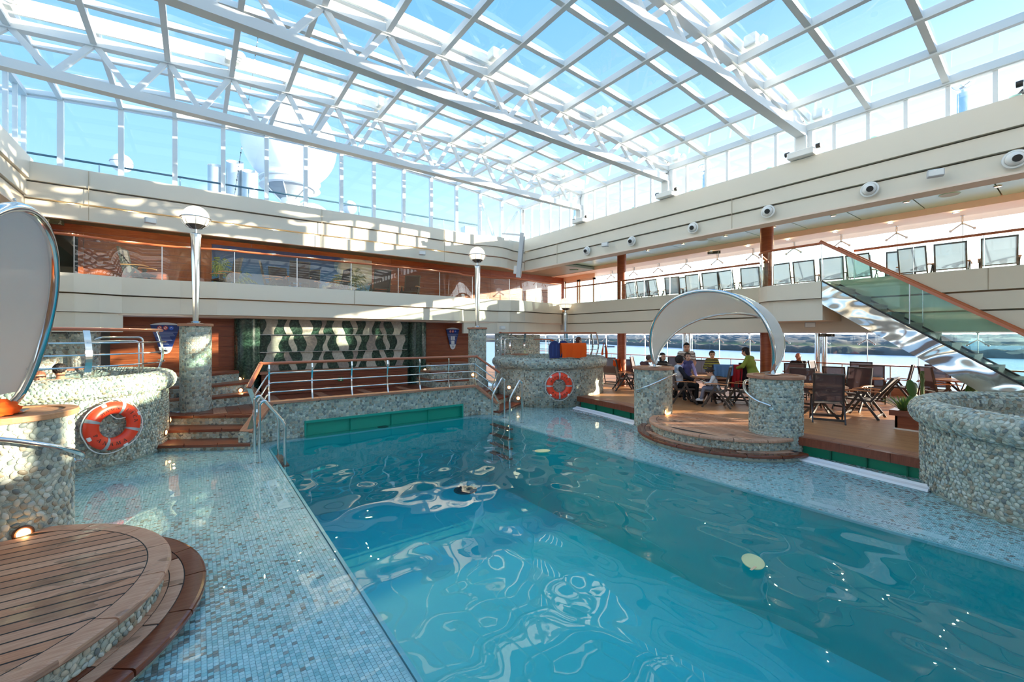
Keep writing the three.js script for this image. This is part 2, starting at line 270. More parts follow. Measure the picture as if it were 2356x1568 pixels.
// teak decks: thin-planked sheet, the nearest boards too fine to tell apart
const PLANK = dtex(512, (u, v) => { const k = Math.floor(v * 10), f = v * 10 - k, s = noise(k * 3.3, 2, 1); const g = 0.5 + 0.35 * tn(u, v, 6, 120, k) + 0.25 * s; let c = lerp3(rgb(0xbb7c50), rgb(0xe2aa78), clamp(g)); if (f < 0.07) c = rgb(0x51403a); return c; });
const deckMat = S(0xffffff, 0.5, { map: rep(PLANK, 0.6, 1.8) });
const edgeR = [[10.3, -12.2], [9.95, -9.9], [9.75, -9.0], [9.55, -8], [9.35, -7], [9.25, -6.2], [9.2, -5], [9.2, -3.7], [9.18, -2.6], [9.1, -1.3], [9.3, 0], [9.4, 8]];
const deckR = [...edgeR, [18.5, 8], [18.5, -23], [10.3, -23]];
{
  const f = struct('floor', 'teak deck on the window side'); part(f, 'decking', uvm(extrude(deckR, 0.1, DECK - 0.1), 1), deckMat);
  part(f, 'deck_edge', sweep(edgeR.slice(1, 11).map(([x, z]) => V(x + 0.42, DECK - 0.21, z)), () => [[-0.02, -0.12], [-0.02, 0.1], [0.02, 0.1], [0.02, -0.12]]), MAT.dark);
  const g = struct('floor', 'teak deck on the far side'); part(g, 'decking', uvm(extrude(deckR.map(([x, z]) => [mx(x), z]).reverse(), 0.1, DECK - 0.1), 1), deckMat);
  part(struct('floor', 'deck behind the pool'), 'decking', uvm(b6(-20, 28, DECK - 0.1, DECK, 1.45, 9), 1), deckMat);
}
// teak ledges over green gutters between the pebble pillars
function curvedLedge(label, pts, label2, lip) {
  const t = thing('teak_bench_ledge', label, 'ledge'); const P = new THREE.CatmullRomCurve3(pts.map(([x, z]) => V(x, 0, z))).getPoints(24);
  const offs = [[0.0, 0.12], [0.128, 0.1], [0.236, 0.1], [0.344, 0.1]];
  for (const [o, w] of offs) { const n = o ? 4 : 3; for (let k = 0; k < n; k++) { const a = Math.round(k * 24 / n), b = Math.round((k + 1) * 24 / n); part(t, 'plank', uvm(sweep(P.slice(a, b + 1).map((p, i) => { const e = i === 0 ? 0.006 : 0; return V(p.x + o + w / 2, DECK + 0.015, p.z + e); }), rect(-w / 2, w / 2, o ? -0.05 : -0.12, 0.03)), 1), o ? MAT.teak : MAT.teakDark); } }
  part(t, 'caulking', sweep(P.map((p) => V(p.x + 0.23, DECK - 0.01, p.z)), rect(-0.2, 0.2, -0.03, 0.045)), MAT.caulk);
  part(t, 'gutter_panel', sweep(P.map((p) => V(p.x + 0.2, 0.1, p.z)), rect(-0.015, 0.015, -0.12, 0.2)), MAT.gutter, 'green gutter back panel');
  for (let k = 1; k < 4; k++) { const p = P[k * 6]; part(t, 'gutter_rib', box(0.05, 0.2, 0.02, p.x + 0.165, 0.1, p.z), S(0x157a5d, 0.4)); }
  const Lp = new THREE.CatmullRomCurve3(lip.map(([x, z]) => V(x, 0.01, z))).getPoints(20);
  const l = solo('gutter_strip', sweep(Lp, () => [[-0.08, 0.0], [-0.06, 0.035], [0.03, 0.045], [0.075, 0.07], [0.085, 0.07], [0.085, 0.0]].map(([x, y]) => [x, y])), S(0xeeeef2, 0.4), label2, 'gutter strip');
  return [t, l];
}
curvedLedge('curved teak ledge between the low pebble tub and the right arch pillar', [[9.08, -3.3], [9.06, -2.6], [9.0, -1.9], [8.9, -1.2]], 'white plastic strip on the tiles in front of the low pebble tub', [[8.83, -3.42], [8.74, -2.7], [8.62, -2.07], [8.5, -1.36]]);
curvedLedge('curved teak ledge between the railed pebble tub and the left arch pillar', [[9.6, -9.55], [9.5, -8.6], [9.35, -7.6], [9.2, -6.8]], 'white plastic strip on the tiles beside the railed pebble tub', [[9.35, -9.4], [9.2, -8.2], [9.02, -7.3], [8.92, -6.8]]);

// ---------- setting: galleries, fascias, ceilings ----------
const FX = 10.6, FZ = -13.5;   // inner faces of the upper fascia
const bandAt = (pts, bands, mat, name, s) => bands.forEach(([y0, y1, o]) => part(s, name, sweep(pts.map(([x, z, nx, nz]) => V(x + nx * o, 0, z + nz * o)), rect(-0.06, 0.06, y0, y1), true, true), mat));
// upper fascia runs round the hall: back part gently curved
const backUp = []; for (let i = 0; i <= 40; i++) { const x = mix(-2.95, FX, i / 40), bu = smooth(1.1, 0.2, Math.abs(x - 9.1)) , bl = smooth(1.1, 0.2, Math.abs(x + 1.45)) * 0; backUp.push([x, FZ + 0.3 * bu + 0.12 * Math.exp(-Math.pow((x - 4.6) / 2.6, 2)), 0, -1]); }
const UPB = [[4.85, 5.19, 0.08], [5.22, 5.55, 0.03], [5.58, 5.95, -0.02]];
{
  const s = struct('wall_back', 'cream stepped fascia above the back gallery'); bandAt(backUp, UPB, MAT.cream, 'fascia_panel', s);
  part(s, 'curb_top', b6(-3.2, FX + 0.3, 5.9, 5.98, FZ - 0.35, FZ + 0.05), MAT.cream);
  for (const x of [-1.95, 2.95, 6.95]) part(s, 'panel_joint', box(0.012, 1.1, 0.01, x, 5.4, FZ + 0.1 + 0.12 * Math.exp(-Math.pow((x - 4.6) / 2.6, 2))), MAT.creamEdge);
  for (const [sx, nm] of [[1, 'right'], [-1, 'left']]) {
    const q = struct(`wall_${nm}`, `cream stepped fascia above the ${nm} gallery`), X = (x) => sx > 0 ? x : mx(x);
    const line = [[X(FX), FZ - 0.2, sx, 0], [X(FX), 9, sx, 0]]; bandAt(line, [[4.87, 5.23, 0.1], [5.26, 5.58, 0.05], [5.61, 6.08, 0.0]], MAT.cream, 'fascia_panel', q);
    part(q, 'curb_top', b6(X(FX - 0.02), X(FX + 0.5), 6.02, 6.085, FZ - 0.3, 9), MAT.cream);
    part(q, 'fascia_soffit', b6(X(FX - 0.05), X(FX + 0.35), 4.84, 4.875, FZ, 9), MAT.soffit);
    for (const z of [-5.2, -11.5]) part(q, 'panel_joint', box(0.012, 1.15, 0.012, X(FX - 0.05), 5.45, z), MAT.creamEdge);
    const c = struct('ceiling', `pale ceiling panels of the ${nm} gallery`);
    part(c, 'ceiling_slab', b6(X(FX + 0.2), X(16.6), 5.56, 5.66, -17, 9), MAT.white);
    for (let k = 0; k < 18; k++) part(c, 'ceiling_panel', b6(X(FX + 0.25), X(14.75), 5.44, 5.47, -16.4 + k * 1.27, -16.4 + k * 1.27 + 1.245), MAT.ceil);
    part(c, 'ceiling_beam', b6(X(14.75), X(14.95), 5.28, 5.56, -16.5, 9), MAT.soffit); part(c, 'soffit_panel', b6(X(14.95), X(16.5), 5.3, 5.36, -16.5, 9), MAT.soffit);
    const d = struct('ceiling', `cream gallery slab edge on the ${nm} side, three steps high`);
    const low = [[X(12.85), -13.5, sx, 0], [X(12.85), 9, sx, 0]]; bandAt(low, [[2.34, 2.75, 0.1], [2.785, 3.14, 0.05], [3.175, 3.62, 0.0]], MAT.cream, 'slab_band', d);
    part(d, 'slab', b6(X(12.97), X(18.6), 2.34, 2.5, -23, 9), MAT.cream); part(d, 'slab_backing', b6(X(13.0), X(13.1), 2.45, 3.38, -23, 9), MAT.creamEdge); part(q, 'fascia_backing', b6(X(FX + 0.17), X(FX + 0.22), 4.88, 6.02, FZ, 9), MAT.creamEdge); part(d, 'gallery_floor', uvm(b6(X(12.95), X(16.2), 3.3, 3.4, -16.5, 9), 1), deckMat);
    for (const z of [-6.3, -1.2]) part(d, 'panel_joint', box(0.012, 0.44, 0.012, X(12.785), 3.39, z), MAT.creamEdge);
  }
}
// back gallery slab, curved in plan, open below to the marble wall
const backLow = []; for (let i = 0; i <= 48; i++) { const x = mix(-5.2, 12.85, i / 48), u = x - XC; let z = -13.72; z += 0.28 * smooth(3.95, 3.7, Math.abs(u - 0.05)); if (Math.abs(u) > 5.6) z += 0.3 * smooth(5.6, 5.7, Math.abs(u)) * smooth(8.2, 6.5, Math.abs(u)); backLow.push([x, z, 0, -1]); }
{
  const s = struct('wall_back', 'cream curved slab edge of the back gallery'); bandAt(backLow, [[2.79, 3.19, 0.06], [3.22, 3.64, 0.0]], MAT.cream, 'slab_band', s);
  for (const [a, b] of [[0, 10], [35, 48]]) bandAt(backLow.slice(a, b + 1), [[2.34, 2.775, 0.12]], MAT.cream, 'slab_band', s);
  part(s, 'slab_backing', b6(-5.2, 12.9, 2.8, 3.38, -14.1, -14.05), MAT.creamEdge); part(s, 'slab_underside', b6(-5.2, 12.9, 2.74, 2.79, -16.5, -13.75), MAT.soffit); part(s, 'gallery_floor', uvm(b6(-5.2, 12.95, 3.3, 3.4, -16.5, -13.8)), deckMat);
  for (const x of [3.9, 10.6]) part(s, 'panel_joint', box(0.012, 0.44, 0.012, x, 3.42, x < 5 ? -13.37 : -13.4), MAT.creamEdge);
  const c = struct('ceiling', 'grey green ceiling of the back gallery'); part(c, 'ceiling_slab', b6(-9, 16.6, 5.3, 5.4, -17, -13.55), S(0x7f918a, 0.5)); part(c, 'roof_slab', b6(-9, 16.6, 5.6, 5.9, -17.2, -13.7), MAT.white);
  const w = struct('wall_back', 'red wood panelled wall of the back gallery');
  for (let k = 0; k < 9; k++) for (let j = 0; j < 5; j++) { const y0 = 3.4 + k * 0.212, x0 = -8 + j * 4.74; part(w, 'wood_panel', uvm(b6(x0 + 0.004, x0 + 4.736, y0 + 0.003, y0 + 0.209, -16.56 + (k % 2) * 0.002, -16.5)), MAT.red); }
  const v = struct('wall_back', 'red wood panelled wall beside the marble feature');
  for (const [a, b] of [[-1.75, 0.95], [6.75, 9.0]]) for (let k = 0; k < 8; k++) { const y0 = 0.5 + k * 0.287; part(v, 'wood_panel', uvm(b6(a, b, y0 + 0.003, y0 + 0.284, -14.76, -14.7)), MAT.red); }
  part(struct('wall_back', 'pale wall behind the back gallery'), 'wall_panel', b6(-20, 9, 0.3, 2.8, -15.3, -15.2), S(0x9a8f80, 0.7));
}
// round columns clad in wood, and polished steel ones by the windows
{
  const c = (name, x, z, y0, y1, r, m, nm) => { const s = struct(name); part(s, 'shaft', cyl(r, r, y1 - y0, x, y0, z, 28), m); for (const y of [y0, y1 - 0.16]) part(s, 'collar', cyl(r * 0.9, r * 0.9, 0.16, x, y, z, 28), MAT.steel); return s; };
  for (const sx of [1, -1]) for (const z of [-10.8, -5.55, -0.3, 5]) { const x = sx > 0 ? 13.3 : mx(13.3); c('column', x, z, DECK, 2.36, 0.17, MAT.red); c('column', x, z, 3.4, 5.44, 0.17, MAT.red); }
  c('column', 12.3, -17.2, DECK, 2.36, 0.2, MAT.red);
  for (const z of [-10.87, -5.68, -0.5]) { const s = struct('column'); for (const o of [-0.09, 0.1]) part(s, 'shaft', cyl(0.085, 0.085, 2.05, 17.9 + o * 0.3, DECK, z + o, 20), MAT.chrome); }
}
// window walls: frameless panes with spider clamps
{
  const clamp4 = (y, dir) => [cyl(0.022, 0.022, 0.24, 0, y - 0.24, 0, 8), rod(V(0, y - 0.2, 0), V(0.0, y - 0.36, 0.2), 0.018), rod(V(0, y - 0.2, 0), V(0.0, y - 0.36, -0.2), 0.018), cyl(0.04, 0.04, 0.02, -0.0, y - 0.02, 0), ball(0.035, -0.02, y - 0.37, 0.21, 10), ball(0.035, -0.02, y - 0.37, -0.21, 10)].map((g) => g);
  const gu = join(clamp4(5.3)), gl = join(clamp4(2.34)), mull = S(0x6d7476, 0.3, { metalness: 0.6 });
  for (const [sx, nm] of [[1, 'right'], [-1, 'left']]) {
    const X = (x) => sx > 0 ? x : mx(x);
    const lo = struct('window_1', `sea windows of the ${nm} lower deck`), up = struct('window_2', `windows of the ${nm} gallery`);
    for (let k = -8; k < 17; k++) {
      const z = -1.9 - 1.265 * k;
      if (k < 16) { part(lo, 'pane', new THREE.PlaneGeometry(1.24, 1.75).rotateY(Math.PI / 2).translate(X(18.2), 1.465, z - 0.632), MAT.glass); }
      part(lo, 'mullion', box(0.05, 1.78, 0.012, X(18.17), 1.46, z), mull); if (sx > 0 && k > -3) part(lo, 'clamp', gl, MAT.chrome).position.set(X(18.1), 0, z);
      if (z > -14.3) { if (z > -13) part(up, 'pane', new THREE.PlaneGeometry(1.24, 1.9).rotateY(Math.PI / 2).translate(X(15.7), 4.35, z - 0.632), MAT.glass); part(up, 'mullion', box(0.03, 1.9, 0.012, X(15.68), 4.35, z), mull); if (sx > 0 && k > -3) part(up, 'clamp', gu, MAT.chrome).position.set(X(15.6), 0, z); }
    }
    part(lo, 'sill', uvm(b6(X(18.1), X(18.4), DECK, 0.59, -22, 9)), MAT.teak); part(up, 'sill', b6(X(15.6), X(15.8), 3.4, 3.45, -14.3, 9), MAT.white);
    if (sx > 0) {
      const r = struct('trim_1', 'wooden rail along the sea windows'); part(r, 'rail', b6(17.78, 17.86, 1.27, 1.31, -22, 4), MAT.redRail); for (let k = -2; k < 16; k++) part(r, 'rail_post', cyl(0.02, 0.02, 0.96, 17.82, DECK, -2.5 - 1.265 * k, 8), MAT.steel);
      const d = struct('door_1', 'white framed double door at the end of the right gallery');
      for (const [a, b] of [[-16.45, -15.45], [-15.4, -14.35]]) { part(d, 'door_frame', [b6(15.62, 15.72, 3.4, 5.1, a, a + 0.1), b6(15.62, 15.72, 3.4, 5.1, b - 0.1, b), b6(15.62, 15.72, 5.0, 5.1, a, b), b6(15.62, 15.72, 3.4, 3.52, a, b)], MAT.white); part(d, 'pane', new THREE.PlaneGeometry(0.8, 1.5).rotateY(Math.PI / 2).translate(15.68, 4.26, (a + b) / 2), MAT.glass); }
      part(d, 'door_head', b6(15.6, 15.74, 5.1, 5.3, -16.5, -14.3), MAT.soffit);
    }
  }
  part(struct('wall_front', 'cream wall closing the hall behind the pool'), 'wall_panel', [b6(-9, 16.7, 2.4, 6, 9, 9.2), b6(-11, 18.6, 0.2, 2.4, 9, 9.2)], MAT.cream);
}
// glass balustrades with wooden rails
function balustrade(label, P, y0, y1, every) {
  const s = struct('trim_2', label); part(s, 'handrail', sweep(P.map(([x, z]) => V(x, y1, z)), oval(0.04, 0.028), true, true), MAT.redRail);
  for (let i = 0; i + every < P.length + every - 1; i += every) { const q = P.slice(i, Math.min(P.length, i + every + 1)); if (q.length < 2) break; const pos = [], idx = []; q.forEach(([x, z], k) => { const e = k === 0 ? 0.008 : k === q.length - 1 ? -0.008 : 0; pos.push(x + e * 0, y0, z, x, y1 - 0.03, z); if (k) { const a = 2 * k - 2; idx.push(a, a + 2, a + 1, a + 1, a + 2, a + 3); } }); const g = new THREE.BufferGeometry(); g.setAttribute('position', new THREE.Float32BufferAttribute(pos, 3)); g.setIndex(idx); g.computeVertexNormals(); part(s, 'pane', g, MAT.glassG); const [x, z] = q[0]; part(s, 'clip', box(0.02, y1 - y0 - 0.04, 0.012, x, (y0 + y1) / 2, z), MAT.steel); }
  return s;
}
const line = (x0, z0, x1, z1, n) => Array.from({ length: n + 1 }, (_, i) => [mix(x0, x1, i / n), mix(z0, z1, i / n)]);
balustrade('glass balustrade with red wood rail along the back gallery', backLow.map(([x, z]) => [x, z - 0.05]), 3.62, 4.5, 4);
balustrade('glass balustrade with red wood rail along the right gallery', line(12.9, -13.6, 12.9, -5.35, 8), 3.6, 4.32, 1);
balustrade('glass balustrade with red wood rail beyond the staircase', line(12.9, -3.4, 12.9, 3, 6), 3.6, 4.32, 1);

// ---------- setting: glazed sliding roof ----------
const roofY = (x) => 7.66 - 0.0093 * (x - 3.5) * (x - 3.5);
const SEC = [[-13.6, -10.32, 0.28], [-10.32, -6.99, 0.0], [-6.99, -3.68, -0.22], [-3.68, -0.36, -0.42], [-0.36, 2.96, -0.62], [2.96, 9, -0.8]];
const NX = Array.from({ length: 15 }, (_, i) => -3.43 + i);
SEC.forEach(([z0, z1, o], si) => {
  const s = struct('ceiling', `glazed sliding roof section ${['at the far end', 'second from the far end', 'over the middle of the pool', 'over the near half of the pool', 'above the viewer', 'behind the viewer'][si]}`), n = si === 5 ? 5 : 3;
  for (let k = 0; k <= n; k++) { const z = mix(z0 + 0.05, z1 - 0.05, k / n); if (k === 0 && si > 0) continue; part(s, 'crossbar', sweep(NX.map((x) => V(x, roofY(x) + o - 0.06, z)), rect(-0.045, 0.045, -0.05, 0.05)), MAT.frame); }
  NX.forEach((x, i) => part(s, 'rafter', bar(V(x, roofY(x) + o - 0.07, z0), V(x, roofY(x) + o - 0.07, z1), 0.085, 0.13), MAT.frame));
  for (let i = 0; i < 14; i++) for (let k = 0; k < n; k++) {
    const a = NX[i] + 0.04, b = NX[i + 1] - 0.04, c = mix(z0, z1, k / n) + 0.04, d = mix(z0, z1, (k + 1) / n) - 0.04, g = new THREE.BufferGeometry(), ya = roofY(a) + o, yb = roofY(b) + o;
    g.setAttribute('position', new THREE.Float32BufferAttribute([a, ya, c, b, yb, c, a, ya, d, b, yb, d], 3)); g.setIndex([0, 1, 2, 2, 1, 3]); g.computeVertexNormals(); part(s, 'pane', g, MAT.glass);
  }
  if (si < 5) { const h = SEC[si + 1][2]; part(s, 'end_fascia', sweep(NX.map((x) => V(x, roofY(x) + h, z1 + 0.12)), rect(-0.02, 0.02, 0.04, o - h + 0.03)), MAT.white); }
});
const webG = {};
[-10.32, -6.99, -3.68, -0.36].forEach((z, ti) => {
  const s = struct('beam', ['white roof truss farthest from the viewer', 'white roof truss across the middle of the pool', 'white roof truss nearest the viewer', 'white roof truss overhead'][ti]), o = SEC[ti + 1][2];
  part(s, 'bottom_chord', b6(-3.0, 10.55, 6.52, 6.68, z - 0.09, z + 0.09), MAT.frame);
  part(s, 'top_chord', sweep(NX.map((x) => V(x, roofY(x) + o - 0.08, z)), rect(-0.07, 0.07, -0.08, 0.08)), MAT.frame);
  NX.forEach((x, i) => { for (const e of [-0.5, 0.5]) { const xb = x + e * 0.96; if (xb < -3.1 || xb > 10.6) continue; part(s, 'brace', bar(V(xb, 6.66, z), V(x + e * 0.06, roofY(x) + o - 0.14, z), 0.07, 0.09), MAT.frame); } });
  for (const x of [10.62, -2.95]) { const dx = x > 0 ? -1 : 1; part(s, 'end_post', [b6(x - 0.07, x + 0.07, 6.1, roofY(x) + o, z - 0.16, z - 0.04), b6(x - 0.07, x + 0.07, 6.1, roofY(x) + o, z + 0.06, z + 0.18)], MAT.frame); part(s, 'end_brace', [bar(V(x, 6.15, z - 0.1), V(x, 6.75, z + 0.12), 0.05, 0.05), bar(V(x, 6.95, z - 0.1), V(x, 6.6, z + 0.12), 0.05, 0.05)], MAT.frame); part(s, 'wheel_carriage', [rbox(0.36, 0.14, 0.5, x + dx * 0.06, 6.16, z, 0.02), rbox(0.2, 0.36, 0.22, x + dx * 0.1, 6.36, z, 0.03)], MAT.white); part(s, 'carriage_buffer', [cyl(0.05, 0.05, 0.08, 0, 0, 0, 12).rotateX(Math.PI / 2).translate(x + dx * 0.1, 6.25, z - 0.33), cyl(0.05, 0.05, 0.08, 0, 0, 0, 12).rotateX(Math.PI / 2).translate(x + dx * 0.1, 6.25, z + 0.26)], MAT.dark); }
});
// drive units on the section ends
SEC.slice(0, 4).forEach(([z0, z1, o], si) => { for (let x = si === 0 ? -2.43 : -1.43, k = 0; x < 10.7; x += 3, k++) { const g = [rbox(0.26, 0.2, 0.2, 0, 0, 0, 0.03), cyl(0.09, 0.09, 0.08, 0.1, -0.04, 0.1, 16).rotateX(0), new THREE.TorusGeometry(0.07, 0.03, 8, 16).translate(0.12, 0.02, 0.11)]; const m = solo('drive_unit', g, MAT.white, `white roof drive unit over the ${['farthest', 'middle', 'nearest', 'overhead'][si]} truss, ${['leftmost', 'second from left', 'third from left', 'fourth from left', 'fifth from left'][k]}`, 'drive unit', 'drive units along the roof joints'); m.position.set(x, roofY(x) + SEC[si + 1][2] + 0.13, z1 + 0.3); } });
// clerestories
{
  const s = struct('window_3', 'clerestory at the back of the hall'), Z = -13.62;
  NX.forEach((x, i) => { const yt = roofY(x) + 0.28; part(s, 'mullion', b6(x - 0.05, x + 0.05, 5.95, yt, Z - 0.07, Z + 0.05), MAT.frame); if (i < 14) { const y2 = roofY(x + 1) + 0.28, g = new THREE.BufferGeometry(); g.setAttribute('position', new THREE.Float32BufferAttribute([x + 0.05, 5.96, Z, x + 0.95, 5.96, Z, x + 0.05, yt - 0.06, Z, x + 0.95, y2 - 0.06, Z], 3)); g.setIndex([0, 1, 2, 2, 1, 3]); g.computeVertexNormals(); part(s, 'pane', g, MAT.glass); } });
  part(s, 'header', sweep(NX.map((x) => V(x, roofY(x) + 0.22, Z)), rect(-0.05, 0.06, -0.07, 0.07)), MAT.frame);
  for (const [a, b] of [[[8.7, 7.5], [9.35, 6.1]], [[10.5, 7.3], [9.75, 6.1]]]) part(s, 'diagonal_brace', bar(V(a[0], a[1], Z - 0.2), V(b[0], b[1], Z - 0.2), 0.09, 0.07), MAT.frame);
  for (const [sx, nm] of [[1, 'right'], [-1, 'left']]) {
    const X = sx > 0 ? 10.62 : -2.98, q = struct('window_4', `clerestory above the ${nm} gallery`); let z = -13.6 + 0.27, k = 0;
    for (const [z0, z1, o] of SEC) {
      const yt = roofY(X) + o - 0.1, n = Math.round((z1 - z0) / 0.553);
      for (let i = 0; i < n; i++) { const a = mix(z0, z1, i / n); part(q, 'mullion', b6(X - 0.035, X + 0.035, 6.06, yt, a - 0.03, a + 0.03), MAT.frame); part(q, 'pane', new THREE.PlaneGeometry((z1 - z0) / n - 0.06, yt - 6.09).rotateY(Math.PI / 2).translate(X, (yt + 6.06) / 2, a + (z1 - z0) / n / 2), MAT.glass); }
      part(q, 'header', b6(X - 0.06, X + 0.06, yt - 0.05, yt + 0.05, z0, z1), MAT.frame);
    }
  }
}

{
  const d = struct('door_2', 'dark glazed doorway in the red wood wall at the far left of the back gallery'); part(d, 'door_frame', [b6(-3.75, -3.65, 3.4, 5.02, -16.5, -16.42), b6(-2.6, -2.5, 3.4, 5.02, -16.5, -16.42), b6(-3.75, -2.5, 4.95, 5.05, -16.5, -16.42)], MAT.red); part(d, 'door_leaf', b6(-3.65, -2.6, 3.4, 4.95, -16.49, -16.46), S(0x1d1816, 0.15));
}
// ---------- pebble-clad pieces ----------
const SCOL = STONES.map((h) => { const c = rgb(h).map((x) => x * 0.8 + 0.17); return new THREE.Color().setRGB(...c, THREE.SRGBColorSpace); }), stoneMats = SCOL.map((c) => S(c, 0.42));
const stoneGeos = [0, 1, 2].map((k) => { const g = new THREE.SphereGeometry(1, 8, 6), p = g.attributes.position; for (let i = 0; i < p.count; i++) { const v = V().fromBufferAttribute(p, i), f = 1 + 0.16 * noise(v.x * 1.3 + k * 7, v.y * 1.3, v.z * 1.3); p.setXYZ(i, v.x * f, v.y * f, v.z * f); } g.computeVertexNormals(); return g; });
const toCam = camera.position;
// stones laid on a surface: f(u, v) gives [point, normal]; U, Vn are its lengths in metres
function layPebbles(parent, f, U, Vn, cell = 0.052, most = 300, minPx = 3.5) {
  const list = [], nu = Math.floor(U / cell), nv = Math.floor(Vn / (cell * 0.86));
  for (let j = 0; j < nv; j++) for (let i = 0; i < nu; i++) {
    const u = (i + (j % 2) * 0.5 + rr(-0.22, 0.22)) / nu, v = (j + 0.5 + rr(-0.2, 0.2)) / nv; if (u < 0 || u > 1) continue;
    const q = f(u, v); if (!q) continue; const [p, n] = q; const d = toCam.clone().sub(p); const dist = d.length(); if (d.dot(n) < -0.05 * dist) continue;
    const dep = p.x * 0.595 - p.z * 0.804, lat = p.x * 0.804 + p.z * 0.595; if (dep < 0.5 || Math.abs(lat / dep) > 1.28) continue;
    const a = rr(0.44, 0.6) * cell, e = rr(0.55, 0.82), spin = rr(0, Math.PI), size = a * 2 * FPX / dep;
    const w = Math.abs(n.y) > 0.9 ? V(1, 0, 0) : V(0, 1, 0), tx = w.cross(n).normalize(), ty = n.clone().cross(tx), X = tx.clone().multiplyScalar(Math.cos(spin)).addScaledVector(ty, Math.sin(spin)), Y = n.clone().cross(X);
    const m = new THREE.Matrix4().makeBasis(X.multiplyScalar(a), Y.multiplyScalar(a * e), n.clone().multiplyScalar(0.011)).setPosition(p.clone().addScaledVector(n, 0.001));
    list.push([size, m, Math.floor(rnd() * stoneMats.length), list.length % 3, dist]);
  }
  list.sort((a, b) => b[0] - a[0]); const seen = list.filter((q) => q[0] > minPx);
  seen.slice(0, most).forEach(([, m, c, g]) => { const o = part(parent, 'pebble', stoneGeos[g], stoneMats[c]); m.decompose(o.position, o.quaternion, o.scale); });
  const rest = seen.slice(most); if (rest.length) { const im = new THREE.InstancedMesh(stoneGeos[0], S(0xffffff, 0.42), rest.length); rest.forEach(([, m, c], k) => { im.setMatrixAt(k, m); im.setColorAt(k, SCOL[c].clone().multiplyScalar(rr(0.9, 1.1))); }); im.name = 'pebbles'; im.userData.kind = 'stuff'; im.castShadow = im.receiveShadow = true; parent.add(im); }
}
function pebbleCyl(r, h, seg = 40) { const g = new THREE.CylinderGeometry(r, r, h, seg, 1, true).translate(0, h / 2, 0), u = g.attributes.uv; for (let i = 0; i < u.count; i++) u.setXY(i, u.getX(i) * 2 * Math.PI * r, u.getY(i) * h); return g; }
function discCap(t, r, y, thick, m, planks = 6) {   // round teak cap: curved border pieces round straight planks
  for (let k = 0; k < 4; k++) { const a0 = k * Math.PI / 2 + 0.006, a1 = (k + 1) * Math.PI / 2 - 0.006; part(t, 'cap_border', uvm(extrude([...arc(0, 0, r, r, a0, a1, 12), ...arc(0, 0, r - 0.11, r - 0.11, a1, a0, 12)], thick, y, [], 0.008)), m); }
  const w = 2 * (r - 0.115) / planks; for (let k = 0; k < planks; k++) { const z0 = -(r - 0.115) + k * w + 0.004, z1 = z0 + w - 0.008, R = r - 0.115, h = (z) => Math.sqrt(Math.max(0.001, R * R - z * z)); const pts = []; for (let i = 0; i <= 6; i++) { const z = mix(z0, z1, i / 6); pts.push([h(z), z]); } for (let i = 6; i >= 0; i--) { const z = mix(z0, z1, i / 6); pts.push([-h(z), z]); } part(t, 'cap_plank', uvm(extrude(pts, thick - 0.012, y)), m); }
  part(t, 'caulking', cyl(r - 0.02, r - 0.02, thick - 0.016, 0, y, 0, 32), MAT.caulk);
}
const GROUT = S(0xbcbfb1, 0.75, { bumpMap: rep(PEBH, 3.1, 3.1), bumpScale: 0.003 });
function pillar(name, label, x, z, r, h, cell, most, wood, capR = r + 0.045) {
  const t = thing(name, label, 'pillar', [x, 0, z], 0, null); part(t, 'shaft', pebbleCyl(r, h), most ? GROUT : MAT.pebble);
  discCap(t, capR, h, 0.06, wood); t.updateMatrixWorld();
  if (most) { const holder = t; layPebbles(holder, (u, v) => { const a = u * 2 * Math.PI, n = V(Math.cos(a), 0, Math.sin(a)), p = V(x + r * n.x, v * (h - 0.04) + 0.03, z + r * n.z); return [p, n]; }, 2 * Math.PI * r, h, cell, most, 3.2); for (const o of holder.children) if (o.name === 'pebble') { o.position.x -= x; o.position.z -= z; } else if (o.isInstancedMesh) o.position.set(-x, 0, -z); }
  return t;
}
function curvedRail(t, cx, cz, r, dirs, ys) { // chrome grab rail bending round a pillar
  const P = dirs.map(([a, o], k) => V(cx + Math.cos(a) * (r + o), ys[k], cz + Math.sin(a) * (r + o)));
  part(t, 'grab_rail', tube(P, 0.024, 60, 12), MAT.chrome);
  for (const k of [0, P.length - 1]) { const q = P[k], c = V(cx, q.y - 0.05, cz), d = q.clone().sub(c).setY(0).normalize(); part(t, 'rail_bracket', [pipe([q, q.clone().add(V(0, -0.05, 0)), c.clone().addScaledVector(d, r - 0.01)], 0.011, 0.03, 8), cyl(0.035, 0.035, 0.012, 0, 0, 0, 14).rotateX(Math.PI / 2).applyQuaternion(new THREE.Quaternion().setFromUnitVectors(V(0, 0, 1), d)).translate(c.x + d.x * r, c.y, c.z + d.z * r)], MAT.chrome); }
}
const AR = 0.455, AH = 1.42, AX = 9.2, AZ0 = -6.49, AZ1 = -3.68, LX = -1.52;
const pA = pillar('arch_pillar', 'round pebble pillar under the left foot of the white canopy arch on the right', AX, AZ0, AR, AH, 0.06, 0, MAT.teak);
const pB = pillar('arch_pillar', 'round pebble pillar under the right foot of the white canopy arch', AX, AZ1, AR, AH, 0.056, 300, MAT.teak);
const pC = pillar('arch_pillar', 'big round pebble pillar close to the viewer beside the teak steps', LX, AZ0, AR, AH, 0.066, 300, MAT.teakLight);
for (const [t, sx, sz] of [[pA, 1, 1], [pB, 1, -1], [pC, -1, 1]]) { const A = (x, z) => Math.atan2(z * sz, x * sx); curvedRail(t, 0, 0, AR, [[A(-1, -0.25), 0.07], [A(-1, 0.3), 0.09], [A(-0.75, 0.8), 0.1], [A(-0.15, 1), 0.1], [A(0.3, 1), 0.1]], [0.93, 1.02, 1.16, 1.3, 1.33]); }
